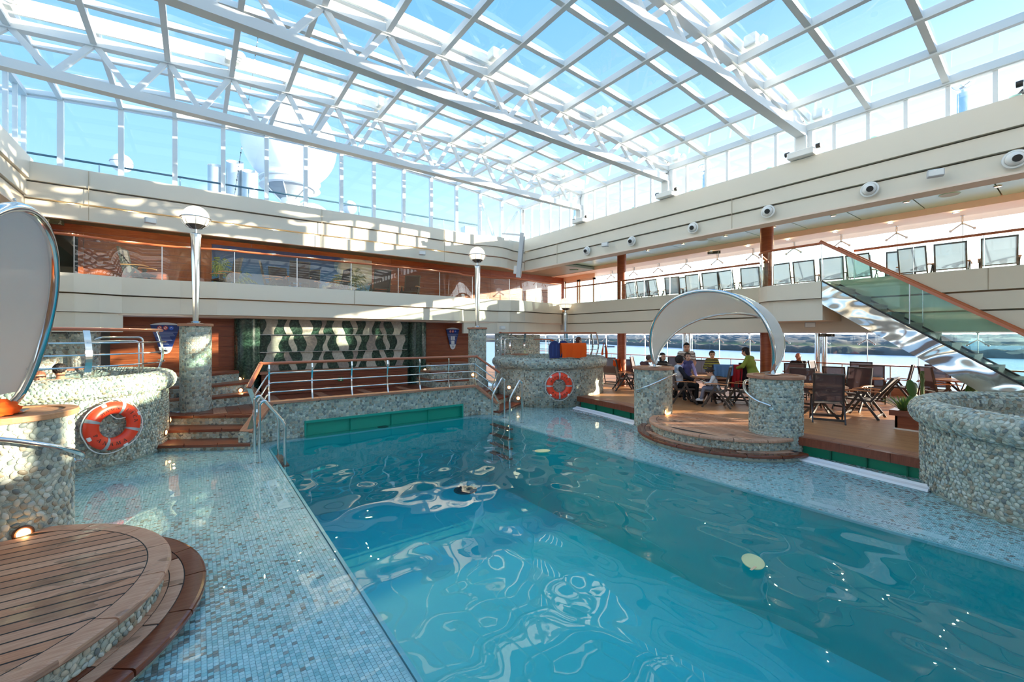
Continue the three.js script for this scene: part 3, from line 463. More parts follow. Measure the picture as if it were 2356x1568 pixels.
// crescent canopies on the pillars
function canopy(label, x, sx) {
  const t = thing('canopy_arch', label, 'canopy', [x, 0, 0]), zc = (AZ0 + AZ1) / 2, hw = 1.36, y0 = AH + 0.1, n = 48;
  const hoop = (lean, top) => (a) => V(sx * lean * Math.pow(Math.sin(a), lean < 0 ? 0.7 : 1), y0 + top * Math.sin(a), zc - hw * (Math.cos(a) + 0.14 * Math.sin(2 * a)));
  const h1 = hoop(sx > 0 ? -0.24 : -0.46, 1.72), h2 = hoop(1.08, 1.26), A = Array.from({ length: n + 1 }, (_, i) => Math.PI * i / n);
  part(t, 'outer_hoop', new THREE.TubeGeometry(new THREE.CatmullRomCurve3(A.map(h1)), 80, 0.038, 12), MAT.chrome); part(t, 'inner_hoop', new THREE.TubeGeometry(new THREE.CatmullRomCurve3(A.map(h2)), 80, 0.03, 12), MAT.chrome);
  const pos = [], idx = [], m = 12; for (const off of [0, 0.012]) for (let i = 0; i <= n; i++) for (let j = 0; j <= m; j++) { const a = mix(0.1, Math.PI - 0.1, i / n), w = mix(0.03, 0.97, j / m), p = h1(a).lerp(h2(a), w), c = V(p.x * 0.5, y0, zc), d = p.clone().sub(c).normalize(); p.addScaledVector(d, (0.16 * Math.sin(Math.PI * w) * Math.sin(a)) + off); pos.push(p.x, p.y, p.z); }
  const N = (n + 1) * (m + 1); for (const o of [0, N]) for (let i = 0; i < n; i++) for (let j = 0; j < m; j++) { const a = o + i * (m + 1) + j, b = a + m + 1; o ? idx.push(a, b, a + 1, a + 1, b, b + 1) : idx.push(a, a + 1, b, a + 1, b + 1, b); }
  const g = new THREE.BufferGeometry(); g.setAttribute('position', new THREE.Float32BufferAttribute(pos, 3)); g.setIndex(idx); g.computeVertexNormals();
  part(t, 'canvas', g, Ph(0xf6f5f1, 0.85, { transmission: 0.5, thickness: 0 }));
  for (const [z, d] of [[zc - hw, 1], [zc + hw, -1]]) { part(t, 'base_plate', [rbox(0.3, 0.02, 0.2, sx * 0.02, y0 - 0.03, z, 0.008), cyl(0.05, 0.035, 0.07, 0, y0 - 0.05, z, 14)], MAT.chrome); part(t, 'corner_clamp', [rod(V(sx * 0.05, y0 + 0.02, z + d * 0.02), V(sx * 0.14, y0 + 0.2, z + d * 0.035), 0.008), rbox(0.16, 0.035, 0.02, sx * 0.14, y0 + 0.22, z + d * 0.04, 0.01)], MAT.steel); }
  for (let k = 3; k < n - 2; k += 6) part(t, 'lacing_hook', [rod(h1(A[k]), h1(A[k]).add(V(sx * 0.02, 0.055, 0)), 0.006, 6), ball(0.011, ...h1(A[k]).add(V(sx * 0.02, 0.055, 0)).toArray(), 8)], MAT.steel);
  return t;
}
canopy('white crescent canopy with chrome hoops arching between two pebble pillars on the right', AX, 1);
canopy('white crescent canopy with chrome hoop cut off by the left picture edge', LX, -1);
// stepped teak platforms between the arch pillars; wet patches darken and polish the wood
const WETM = (u, v) => { const n = tn(u, v, 3.2, 9, 21) + 0.45 * tn(u, v, 12, 30, 23); return smooth(0.42, 0.47, n) * smooth(0.75, 0.6, Math.abs(u - 0.5) * 2); };
const platC = dtex(1024, (u, v) => { const g = 0.5 + 0.3 * tn(u, v, 14, 260, 31) + 0.25 * tn(u, v, 30, 620, 33) + 0.15 * tn(u, v, 5, 16, 35); return lerp3(rgb(0xb98468), rgb(0xe0b294), clamp(g)).map((x) => x * (1 - 0.16 * WETM(u, v))); }), platR = dtex(512, (u, v) => { const q = 0.58 - 0.36 * WETM(u, v); return [q, q, q]; }, false);
const pm = (c) => S(c, 1, { map: rep(platC, 0.3, 0.3), roughnessMap: rep(platR, 0.3, 0.3) }), platM = pm(0xffffff), platA = pm(0xe6dcd6), platB = pm(0xf6e6da);
function platform(label, cx, sx, most) {
  const t = thing('teak_step_platform', label, 'steps', [cx, 0, -4.75]), R1 = 1.43, R0 = 1.68, wet = S(0xb08a7c, 0.14, { map: rep(TEAK, 1, 2) }), PT = DECK + 0.035;
  const dirA = sx > 0 ? 1 : 0, aa = (k) => sx > 0 ? k : Math.PI - k;   // mirrored for the far side
  // pool side is -x for the right platform
  const A0 = sx > 0 ? Math.PI * 0.56 : -Math.PI * 0.44, A1 = sx > 0 ? Math.PI * 1.44 : Math.PI * 0.44, ring = (r, z = 1) => (a) => [r * Math.cos(a), r * 1.06 * Math.sin(a)];
  const band = (r0, r1, a0, a1, n) => [...Array.from({ length: n + 1 }, (_, i) => ring(r1)(mix(a0, a1, i / n))), ...Array.from({ length: n + 1 }, (_, i) => ring(r0)(mix(a1, a0, i / n)))];
  const tubeSec = () => [[-0.08, -0.025], [-0.08, 0.028], [0.05, 0.028], [0.068, 0.022], [0.075, 0.008], [0.075, -0.018], [0.068, -0.028]];
  const risers = [[R0 - 0.05, 0.02, 0.105], [R1 - 0.05, 0.13, PT - 0.035]];
  for (const [r, y0, y1] of risers) { const n = 60, p = Array.from({ length: n + 1 }, (_, i) => { const [x, z] = ring(r)(mix(A0, A1, i / n)); return V(x, 0, z); }); part(t, 'riser', sweep(p, () => [[-0.03, y0 - 0.02], [-0.03, y1], [0.0, y1], [0.0, y0 - 0.02]]), most ? GROUT : MAT.pebble);
    const L = r * 1.03 * (A1 - A0); const pc = V(cx, 0, -4.75); if (most) { const before = t.children.length; layPebbles(t, (u, v) => { const a = mix(A0, A1, u), [x, z] = ring(r + 0.004)(a), nn = V(Math.cos(a), 0, Math.sin(a)); return [V(x + cx, mix(y0, y1 - 0.01, v), z - 4.75), nn]; }, L, y1 - y0, 0.05, most, 3.2); t.children.slice(before).forEach((o) => { o.position.sub(pc); }); } }
  // top tread: border segments, planks, caulk
  const seg = 7; for (let k = 0; k < seg; k++) { const a0 = mix(A0, A1, k / seg) + 0.004, a1 = mix(A0, A1, (k + 1) / seg) - 0.004, q = Array.from({ length: 9 }, (_, i) => { const [x, z] = ring(R1 - 0.06)(mix(a0, a1, i / 8)); return V(x, PT - 0.028, z); }); part(t, 'nosing', uvm(sweep(q, () => tubeSec().map(([x, y]) => [x, y])), dirA), platM); }
  const seg2 = 8; for (let k = 0; k < seg2; k++) { const a0 = mix(A0, A1, k / seg2) + 0.004, a1 = mix(A0, A1, (k + 1) / seg2) - 0.004, q = Array.from({ length: 9 }, (_, i) => { const [x, z] = ring(R0 - 0.06)(mix(a0, a1, i / 8)); return V(x, 0.13 - 0.028, z); }); part(t, 'nosing', uvm(sweep(q, tubeSec), 0), wet);
    for (const [r0, r1, o] of [[R0 - 0.245, R0 - 0.148, 0.5], [R0 - 0.35, R0 - 0.253, 0]]) { const s0 = Math.min(a1, a0 + o * 0.17); part(t, 'tread_plank', uvm(extrude(band(r0, r1, s0, Math.max(s0 + 0.05, a1 + (o ? 0.08 : 0)), 6).map((p) => p), 0.045, 0.085), dirA), k % 4 === 2 ? wet : platM); } }
  part(t, 'caulking', extrude(band(R0 - 0.4, R0 - 0.13, A0, A1, 40), 0.038, 0.085), MAT.caulk);
  const Rp = R1 - 0.148, w = 0.118, rot = sx > 0 ? -0.12 : 0.06; // planks run along z on the right, along x on the left
  for (let k = -14; k <= 14; k++) {
    const c0 = k * w + 0.008, c1 = c0 + w - 0.016; const hh = (c) => Rp * Rp - c * c; if (hh(c0) < 0.02 || hh(c1) < 0.02) continue; const pts = [];
    if (dirA) { for (let i = 0; i <= 4; i++) { const x = mix(c0, c1, i / 4); if (x > 0.9) continue; pts.push([x, 1.06 * Math.sqrt(hh(x))]); } for (let i = 4; i >= 0; i--) { const x = mix(c0, c1, i / 4); if (x > 0.9) continue; pts.push([x, -1.06 * Math.sqrt(hh(x))]); } }
    else { for (let i = 0; i <= 4; i++) { const z = mix(c0, c1, i / 4); pts.push([Math.sqrt(hh(z)), z * 1.06]); } pts.push([-0.9, c1 * 1.06], [-0.9, c0 * 1.06]); }
    if (pts.length > 4) part(t, 'plank', uvm(extrude(pts, 0.05, PT - 0.05, [], 0.003), dirA), [platM, platA, platB][(k * 7 + 98) % 5 % 3]);
  }
  part(t, 'caulking', extrude([...Array.from({ length: 41 }, (_, i) => ring(R1 - 0.1)(mix(A0, A1, i / 40)))], 0.05, PT - 0.052), MAT.caulk);
  return t;
}
platform('round teak step platform with pebble risers in the left foreground, wet in patches', LX - 0.1, -1, 150);
platform('round teak step platform with pebble risers under the white canopy arch', 9.18, 1, 150);

// ---------- raised pebble tubs ----------
const ell = (cx, cz, rx, rz, a0, a1, n) => arc(cx, cz, rx, rz, a0, a1, n);
function tub(label, cx, cz, rx, rz, h, most, water) {
  const t = thing('pebble_tub', label, 'hot tub', [cx, 0, cz]), P = ell(0, 0, rx - 0.12, rz - 0.12, 0, 2 * Math.PI, 72).map(([x, z]) => V(x, 0, z)); P[72].copy(P[0]);
  const rim = 0.19, sec = [[0.12, -0.02], [0.12, h * 0.4], [0.12, h - 2 * rim + 0.04], ...Array.from({ length: 13 }, (_, i) => { const a = -1.15 + i / 12 * (Math.PI + 1.2 + 0.6); return [0.06 + rim * 1.05 * Math.cos(a), h - rim + rim * Math.sin(a)]; }), [-0.16, h - 0.5], [-0.16, 0.3]];
  if (most) { part(t, 'shell', sweep(P, () => [...sec.slice(0, 13), [0.04, h - 0.3], [0.04, 0]], false, true), GROUT); part(t, 'inner_lining', sweep(P, () => [...sec.slice(11), [-0.1, 0.3], [-0.1, h - 0.4]], false, true), MAT.pebble); } else part(t, 'shell', sweep(P, () => sec, false, true), MAT.pebble);
  if (most) { const prof = [[0.125, 0.03], [0.125, h - 2 * rim + 0.04], ...sec.slice(3, 13)]; let len = [0]; for (let i = 1; i < prof.length; i++) len.push(len[i - 1] + Math.hypot(prof[i][0] - prof[i - 1][0], prof[i][1] - prof[i - 1][1])); const T = len[len.length - 1], o0 = V(cx, 0, cz), before = t.children.length;
    layPebbles(t, (u, v) => { const s = v * T; let i = 1; while (i < len.length - 1 && len[i] < s) i++; const k = (s - len[i - 1]) / (len[i] - len[i - 1]), x = mix(prof[i - 1][0], prof[i][0], k), y = mix(prof[i - 1][1], prof[i][1], k), a = u * 2 * Math.PI, tx = prof[i][0] - prof[i - 1][0], ty = prof[i][1] - prof[i - 1][1], l = Math.hypot(tx, ty), nr = ty / l, ny = -tx / l; const dir = V(Math.cos(a) / (rx - 0.12), 0, Math.sin(a) / (rz - 0.12)).normalize(); return [V(cx + (rx - 0.12) * Math.cos(a) + dir.x * x, y, cz + (rz - 0.12) * Math.sin(a) + dir.z * x), V(dir.x * nr, ny, dir.z * nr)]; }, 2 * Math.PI * (rx + rz) / 2, T, 0.058, most, 3); t.children.slice(before).forEach((o) => o.position.sub(o0)); }
  if (water) { part(t, 'tub_water', extrude(ell(0, 0, rx - 0.25, rz - 0.25, 0, 2 * Math.PI, 40).slice(0, 40), 0.02, h - 0.2), Ph(0xdfeff2, 0.05, { transmission: 0.9, thickness: 0, ior: 1.33 })); part(t, 'tub_floor', extrude(ell(0, 0, rx - 0.25, rz - 0.25, 0, 2 * Math.PI, 40).slice(0, 40), 0.05, h - 0.6), S(0xbfd8da, 0.5)); }
  return t;
}
function tubRail(label, cx, cz, rx, rz, a0, a1, posts) {
  const t = thing('tub_railing', label, 'railing', [cx, 0, cz]), P = (y, o = 0) => ell(0, 0, rx + o, rz + o, a0, a1, 40).map(([x, z]) => V(x, y, z));
  part(t, 'handrail', sweep(P(2.36), oval(0.045, 0.03), true, true), MAT.redRail); for (const [y, o] of [[1.73, 0.06], [1.93, 0.1], [2.13, 0.08]]) part(t, 'rail_bar', sweep(P(y, o), oval(0.013, 0.013, 8), true, true), MAT.chrome);
  for (const k of posts) { const a = mix(a0, a1, k), d = V(Math.cos(a), 0, Math.sin(a)), c = V(rx * Math.cos(a), 0, rz * Math.sin(a)), q = [[0.02, 2.34], [0.06, 2.2], [0.1, 2.0], [0.1, 1.82], [0.05, 1.62], [-0.03, 1.46]].map(([o, y]) => c.clone().addScaledVector(d, o).setY(y)), tan = V(-d.z, 0, d.x);
    const pts = new THREE.CatmullRomCurve3(q).getPoints(18), pos = [], idx = []; pts.forEach((p) => { for (const [s, o] of [[-0.045, 0], [0.045, 0], [0.045, 0.014], [-0.045, 0.014]]) { const v = p.clone().addScaledVector(tan, s).addScaledVector(d, o); pos.push(v.x, v.y, v.z); } }); for (let i = 0; i < pts.length - 1; i++) for (let e = 0; e < 4; e++) { const A = i * 4 + e, B = i * 4 + (e + 1) % 4; idx.push(A, A + 4, B, B, A + 4, B + 4); }
    let g = new THREE.BufferGeometry(); g.setAttribute('position', new THREE.Float32BufferAttribute(pos, 3)); g.setIndex(idx); g = g.toNonIndexed(); g.computeVertexNormals(); part(t, 'post', g, MAT.chrome); }
}
const TX = 10.1, TZ = -11.4, TRX = 1.95, TRZ = 1.8, TH = 1.55;
tub('railed pebble hot tub at the back right with a lifebuoy on its side', TX, TZ, TRX, TRZ, TH, 0, true);
tub('railed pebble hot tub on the left with a lifebuoy on its side', mx(TX), TZ, TRX, TRZ, TH, 300, true);
tub('low pebble tub without railing at the right picture edge', 9.45, 0.2, 1.85, 1.8, 1.3, 300, false);
tubRail('steel railing with red wood rail on the back right pebble tub', TX, TZ, TRX - 0.12, TRZ - 0.12, Math.PI * 1.12, Math.PI * 2.12, [0.3, 0.42, 0.72, 0.93, 1]);
tubRail('steel railing with red wood rail on the left pebble tub', mx(TX), TZ, TRX - 0.12, TRZ - 0.12, Math.PI * 0.88, -Math.PI * 0.12, [0, 0.12, 0.3, 0.55, 0.8]);
tubRail2();
function tubRail2() { for (const [sx, nm] of [[1, 'back right'], [-1, 'left']]) { const X = (x) => sx > 0 ? x : mx(x), t = thing('grab_frame', `bent chrome grab frame standing on the rim of the ${nm} pebble tub`, 'grab rail'); for (const o of [0, 0.16]) part(t, 'pipe', pipe([V(X(8.62 + o * 0.3), 1.45, -12.3 + o), V(X(8.62 + o * 0.3), 2.22 - o * 0.5, -12.3 + o), V(X(9.3), 2.22 - o * 0.5, -12.5 + o), V(X(9.42), 2.16 - o * 0.2, -12.45 + o * 0.5)], 0.02, 0.09), MAT.chrome); } }
// ---------- lamp posts ----------
const glowMat = new THREE.MeshStandardMaterial({ color: 0xfffaf0, roughness: 0.3, emissive: new THREE.Color(1.0, 0.86, 0.6), emissiveIntensity: 0.75 });
function lampPost(label, x, z, y0, s = 1) {
  const t = thing('lamp_post', label, 'lamp', [x, y0, z], 0, null); t.scale.setScalar(s);
  part(t, 'base_plate', [cyl(0.17, 0.17, 0.015, 0, 0, 0, 28), cyl(0.1, 0.07, 0.04, 0, 0.015, 0, 28)], MAT.chrome); part(t, 'pole', new THREE.LatheGeometry([[0.062, 0.03], [0.066, 0.3], [0.085, 1.2], [0.105, 2.0], [0.11, 2.08], [0.1, 2.1], [0, 2.1]].map(([r, y]) => new THREE.Vector2(r, y)), 28), MAT.chrome);
  part(t, 'neck', cyl(0.03, 0.03, 0.12, 0, 2.1, 0, 14), MAT.chrome); const G = part(t, 'globe', ball(0.262, 0, 2.48, 0, 32), glowMat);
  part(t, 'bowl', new THREE.LatheGeometry([[0.02, 2.2], [0.12, 2.23], [0.185, 2.29], [0.19, 2.3]].map(([r, y]) => new THREE.Vector2(r, y)), 28), S(0x3b3632, 0.4)); part(t, 'cage_ring', new THREE.TorusGeometry(0.29, 0.014, 10, 40).rotateX(Math.PI / 2).translate(0, 2.46, 0), MAT.chrome);
  for (let k = 0; k < 8; k++) { const a = k / 8 * 2 * Math.PI, q = [0, 0.3, 0.6, 0.9, 1.2].map((b) => V(0.285 * Math.cos(b) * Math.cos(a), 2.46 - 0.27 * Math.sin(b), 0.285 * Math.cos(b) * Math.sin(a))); part(t, 'cage_rib', tube(q, 0.006, 12, 6), MAT.chrome); }
  const L = new THREE.PointLight(0xffe2b0, 14 * s); L.position.set(0, 2.48, 0); L.castShadow = true; L.shadow.radius = 4; t.add(L); return t;
}
const PZ = -12.38;
pillar('lamp_pillar', 'tall pebble pillar carrying the left globe lamp beside the stage stairs', -0.01, PZ, 0.305, 2.47, 0.05, 0, MAT.teak, 0.34);
pillar('lamp_pillar', 'tall pebble pillar carrying the globe lamp at the right end of the stage', 7.69, PZ, 0.305, 2.47, 0.05, 0, MAT.teak, 0.34);
lampPost('chrome globe lamp on the left pebble pillar, nearest of the three globe lamps', -0.01, PZ, 2.53); lampPost('chrome globe lamp on the pebble pillar at the right end of the stage', 7.69, PZ, 2.53);
lampPost('chrome globe lamp standing behind the back right pebble tub', 12.45, -13.05, 1.2, 0.96);
// ---------- stage ----------
{
  const Y = 0.52, t = struct('floor', 'teak stage floor before the marble wall');
  part(t, 'stage_base', extrude([[-0.2, -14.6], [-0.2, -11.9], [1.0, -10.95], [1.3, -10.5], [6.38, -10.5], [6.7, -10.95], [7.9, -11.9], [7.9, -14.6]].reverse(), Y - 0.06, 0), MAT.pebble);
  for (let k = 0; k < 32; k++) { const x0 = -0.2 + k * 0.2536; part(t, 'plank', uvm(b6(x0 + 0.003, x0 + 0.25, Y - 0.06, Y, x0 < 1.1 ? -11.9 + (x0 + 0.2) * 0.78 : x0 > 6.5 ? -10.75 - (x0 - 6.5) * 0.78 : -10.5, -14.6), 1), k % 5 === 2 ? MAT.teak : MAT.teakDark); }
  const s = thing('stage_parapet', 'low curved pebble parapet with teak cap along the back of the pool', 'parapet');
  const W0 = 0.79, line = [[0.8, -9.95, 0.3], [1.22, -10.37, W0], [6.45, -10.37, W0], [6.92, -9.98, 0.3]];
  const face = (a, b, name, sub) => { const g = new THREE.BufferGeometry(), [x0, z0, h0] = a, [x1, z1, h1] = b, L = Math.hypot(x1 - x0, z1 - z0), dx = -(z1 - z0) / L * -0.18, dz = (x1 - x0) / L * -0.18; const p = [[x0, 0, z0], [x1, 0, z1], [x1, h1, z1], [x0, h0, z0], [x0 + dx, 0, z0 + dz], [x1 + dx, 0, z1 + dz], [x1 + dx, h1, z1 + dz], [x0 + dx, h0, z0 + dz]]; g.setAttribute('position', new THREE.Float32BufferAttribute(p.flat(), 3)); g.setIndex([0, 1, 2, 0, 2, 3, 5, 4, 7, 5, 7, 6, 1, 5, 6, 1, 6, 2, 4, 0, 3, 4, 3, 7, 3, 2, 6, 3, 6, 7]); return uvm(g.toNonIndexed()); };
  const fg = [face(line[0], line[1]), face(line[2], line[3])]; fg.forEach((g) => g.computeVertexNormals()); part(s, 'wall_face', fg, MAT.pebble);
  const w = [b6(1.22, 1.95, 0, W0, -10.55, -10.37), b6(5.95, 6.45, 0, W0, -10.55, -10.37), b6(1.95, 5.95, 0.36, W0, -10.55, -10.37)].map((g) => uvm(g)); part(s, 'wall_face', w, MAT.pebble);
  part(s, 'gutter_recess', [b6(1.95, 5.95, -0.02, 0.38, -10.49, -10.46), b6(1.95, 5.95, 0.31, 0.36, -10.52, -10.33), b6(1.95, 5.95, -0.03, 0.0, -10.53, -10.2), b6(1.93, 1.96, 0, 0.36, -10.52, -10.34), b6(5.94, 5.97, 0, 0.36, -10.52, -10.34), ...[2.95, 3.95, 4.95].map((x) => b6(x - 0.012, x + 0.012, 0, 0.32, -10.52, -10.4))], MAT.tealPaint, 'teal overflow recess'); part(s, 'drain_cover', cyl(0.13, 0.13, 0.012, 3.7, 0.0, -10.35, 20), MAT.dark);
  const cap = (a, b, m) => uvm(bar(V(a[0], a[2] + 0.025, a[1] - 0.07), V(b[0], b[2] + 0.025, b[1] - 0.07), 0.28, 0.05)); part(s, 'cap_board', cap(line[0], line[1]), MAT.teak); for (let k = 0; k < 5; k++) part(s, 'cap_board', uvm(b6(mix(1.2, 6.47, k / 5) + 0.004, mix(1.2, 6.47, (k + 1) / 5) - 0.004, W0, W0 + 0.05, -10.58, -10.33)), MAT.teak); part(s, 'cap_board', cap(line[2], line[3]), MAT.teak);
  const r = thing('stage_railing', 'red wood handrail with steel bars on the stage parapet', 'railing'), RL = (y, k) => [V(0.86, 1.27 - 0.42 + y - 0.0 , -10.02), V(1.16, y + 0.42, -10.42), V(6.44, y + 0.42, -10.42), V(6.98, y - 0.0 + 0.0, -10.02)];
  const top = [V(0.84, 1.22, -9.98), V(1.1, 1.66, -10.42), V(3.8, 1.67, -10.46), V(6.45, 1.66, -10.42), V(6.95, 1.2, -9.98)]; for (const [a, b] of [[0, 1], [1, 2], [2, 3], [3, 4]]) part(r, 'handrail', sweep([top[a], top[b]], oval(0.05, 0.032)), MAT.redRail); for (const p of top.slice(1, 4)) part(r, 'handrail_joint', ball(0.045, p.x, p.y, p.z, 12), MAT.redRail);
  for (const y of [1.04, 1.24, 1.45]) part(r, 'rail_bar', pipe([V(0.95, y - 0.42, -10.1), V(1.25, y, -10.44), V(6.4, y, -10.44), V(6.85, y - 0.42, -10.08)], 0.014, 0.08, 8), MAT.chrome);
  for (const x of [1.25, 2.1, 2.97, 3.84, 4.7, 5.55, 6.4]) { const q = [[0, 0.84, 0.05], [0, 1.0, 0.0], [0, 1.3, -0.02], [0, 1.52, 0.02], [0, 1.64, 0.0]]; part(r, 'post', sweep(new THREE.CatmullRomCurve3(q.map(([a, b, c]) => V(x, b, -10.42 + c))).getPoints(10), () => [[-0.01, -0.035], [-0.01, 0.035], [0.01, 0.035], [0.01, -0.035]].map(([a, b]) => [b * 0.45, a])), MAT.chrome); }
  for (const x of [0.86, 6.93]) part(r, 'post', sweep(new THREE.CatmullRomCurve3([V(x, 0.36, -10.0), V(x + (x < 3 ? 0.12 : -0.12), 0.75, -10.15), V(x, 1.2, -10.0)]).getPoints(12), rect(-0.05, 0.05, -0.01, 0.01)), MAT.chrome);
  // stairs on both sides
  for (const [sx, nm] of [[-1, 'left'], [1, 'right']]) {
    const X = (x) => sx < 0 ? x : mx(x), st = thing('stage_stairs', `wet teak stairs with pebble risers at the ${nm} side of the stage`, 'stairs');
    const A = [[-0.72, -10.82], [-0.66, -11.36], [-0.6, -11.94], [-0.5, -12.4]], B = [[0.86, -9.86], [0.97, -10.42], [1.06, -10.9], [1.1, -11.3]], hs = [0.12, 0.31, 0.51];
    for (let k = 0; k < 3; k++) { const o = [A[k], B[k], B[k + 1], A[k + 1]].map(([x, z]) => [X(x), z]); if (sx > 0) o.reverse(); const inset = o; part(st, 'riser', uvm(extrude(inset, hs[k] - 0.05, 0)), MAT.pebble); const v = [A[k], B[k]]; const n = 3; for (let q = 0; q < n; q++) { const P = (t, e) => [mix(A[k][0], B[k][0], t), mix(A[k][1], B[k][1], t) + e]; const w = [P(q / n + 0.003, 0.04), P((q + 1) / n - 0.003, 0.04), P((q + 1) / n - 0.003, -0.12), P(q / n + 0.003, -0.12)].map(([x, z]) => [X(x), z]); if (sx > 0) w.reverse(); part(st, 'nosing', uvm(extrude(w, 0.055, hs[k] - 0.05, [], 0.006)), MAT.teakDark); } const back = [[A[k][0], A[k][1] - 0.13], [B[k][0], B[k][1] - 0.13], [B[k + 1][0], B[k + 1][1] - 0.05], [A[k + 1][0], A[k + 1][1] - 0.05]].map(([x, z]) => [X(x), z]); if (sx > 0) back.reverse(); part(st, 'tread', uvm(extrude(back, 0.05, hs[k] - 0.05)), MAT.teakDark); }
    const F = [[[0.28, -12.45], [1.35, -12.75]], [[0.3, -12.9], [1.25, -13.35]], [[0.3, -13.4], [0.95, -13.95]], [[-0.6, -14.1], [0.9, -14.4]]], H2 = [0.78, 1.02, 1.27];
    for (let k = 0; k < 3; k++) { const o = [F[k][0], F[k][1], [F[k][1][0], -14.5], [-0.5, -14.5], [-0.5, F[k][0][1]]].map(([x, z]) => [X(x), z]); if (sx > 0) o.reverse(); part(st, 'riser', uvm(extrude(o, H2[k] - 0.55, 0.5)), MAT.pebble); const c = V(0.1, 0, -14.3); const o2 = [F[k][0], F[k][1]].map(([x, z]) => [x + 0.0, z + 0.03]), nn = [o2[0], o2[1], [o2[1][0], o2[1][1] - 0.16], [o2[0][0], o2[0][1] - 0.16]].map(([x, z]) => [X(x), z]); if (sx > 0) nn.reverse(); part(st, 'nosing', uvm(extrude(nn, 0.055, H2[k] - 0.05, [], 0.006)), MAT.teakDark); const bk = [[F[k][0][0], F[k][0][1] - 0.14], [F[k][1][0], F[k][1][1] - 0.14], [F[k][1][0], -14.5], [-0.5, -14.5], [-0.5, F[k][0][1] - 0.14]].map(([x, z]) => [X(x), z]); if (sx > 0) bk.reverse(); part(st, 'tread', uvm(extrude(bk, 0.05, H2[k] - 0.05)), MAT.teak); }
  }
}
// ---------- marble feature and teak bench ----------
{
  const marble = (h1, h2, s) => dtex(256, (u, v) => { const n = tn(u, v, 9, 9, s), m = tn(u + 0.12 * n, v, 22, 22, s + 3), q = Math.abs(m + 0.4 * tn(u, v, 50, 50, s + 1)); return lerp3(rgb(h1), rgb(h2), clamp(0.15 + 0.5 * (1 - clamp(q * 3)) + 0.35 * n)); });
  const G = S(0xffffff, 0.18, { map: rep(marble(0x1b2f27, 0x5f7f6b, 2), 1.5, 1.5) }), Lm = S(0xffffff, 0.3, { map: rep(marble(0xb4aea2, 0xe0dace, 6), 1.2, 1.2) }), Lp = S(0xffffff, 0.3, { map: rep(marble(0x8d8580, 0xc9b3a6, 8), 1.2, 1.2) });
  const s = struct('wall_back', 'green marble water wall with wavy pale stripes'); part(s, 'marble_slab', uvm(b6(0.9, 6.78, 0.5, 2.8, -14.8, -14.58)), G);
  for (const x of [1.2, 6.48]) { const g = new THREE.CylinderGeometry(0.33, 0.33, 2.3, 32, 1, true, -Math.PI / 2, Math.PI), u = g.attributes.uv; for (let i = 0; i < u.count; i++) u.setXY(i, u.getX(i), u.getY(i) * 2.3); part(s, 'half_column', g.translate(x, 1.65, -14.58), G); }
  const rows = [[2.8, 2.29], [2.27, 1.77], [1.75, 1.47], [1.45, 1.1]];
  rows.forEach(([y1, y0], r) => { for (let k = 0; k < 9; k++) { const wd = k % 2 ? 0.14 : 0.3, c = 1.78 + k * 0.49 + (r % 2) * 0.12, shape = (y, side) => c + side * wd / 2 + 0.055 * Math.sin((y1 - y) * 9.5 + k * 2.2 + (side > 0 ? 0.5 : -0.4) + r); const p = []; for (let i = 0; i <= 12; i++) { const y = mix(y0, y1, i / 12); p.push(new THREE.Vector2(shape(y, 1), y)); } for (let i = 12; i >= 0; i--) { const y = mix(y0, y1, i / 12); p.push(new THREE.Vector2(shape(y, -1), y)); } part(s, 'wavy_stripe', uvm(new THREE.ExtrudeGeometry(new THREE.Shape(p), { depth: 0.012, bevelEnabled: false }).translate(0, 0, -14.58)), (k + r) % 4 === 3 ? Lp : Lm); } });
  for (const [y, a, b] of [[2.28, 1.5, 6.0], [1.76, 1.5, 6.05], [1.46, 1.6, 6.1]]) part(s, 'steel_ledge', b6(a, b, y - 0.008, y + 0.008, -14.57, -14.47), MAT.steel);
  const t = thing('teak_bench', 'long teak bench below the marble wall on the stage', 'bench'); for (let k = 0; k < 6; k++) part(t, 'front_board', uvm(b6(1.5, 5.9, 0.53 + k * 0.1, 0.625 + k * 0.1, -14.12, -14.08)), MAT.teakDark); for (let k = 0; k < 4; k++) part(t, 'seat_board', uvm(b6(mix(1.46, 5.94, k / 4) + 0.004, mix(1.46, 5.94, (k + 1) / 4) - 0.004, 1.135, 1.2, -14.55, -14.04)), MAT.teak); part(t, 'core', b6(1.52, 5.88, 0.53, 1.13, -14.5, -14.13), MAT.dark);
}
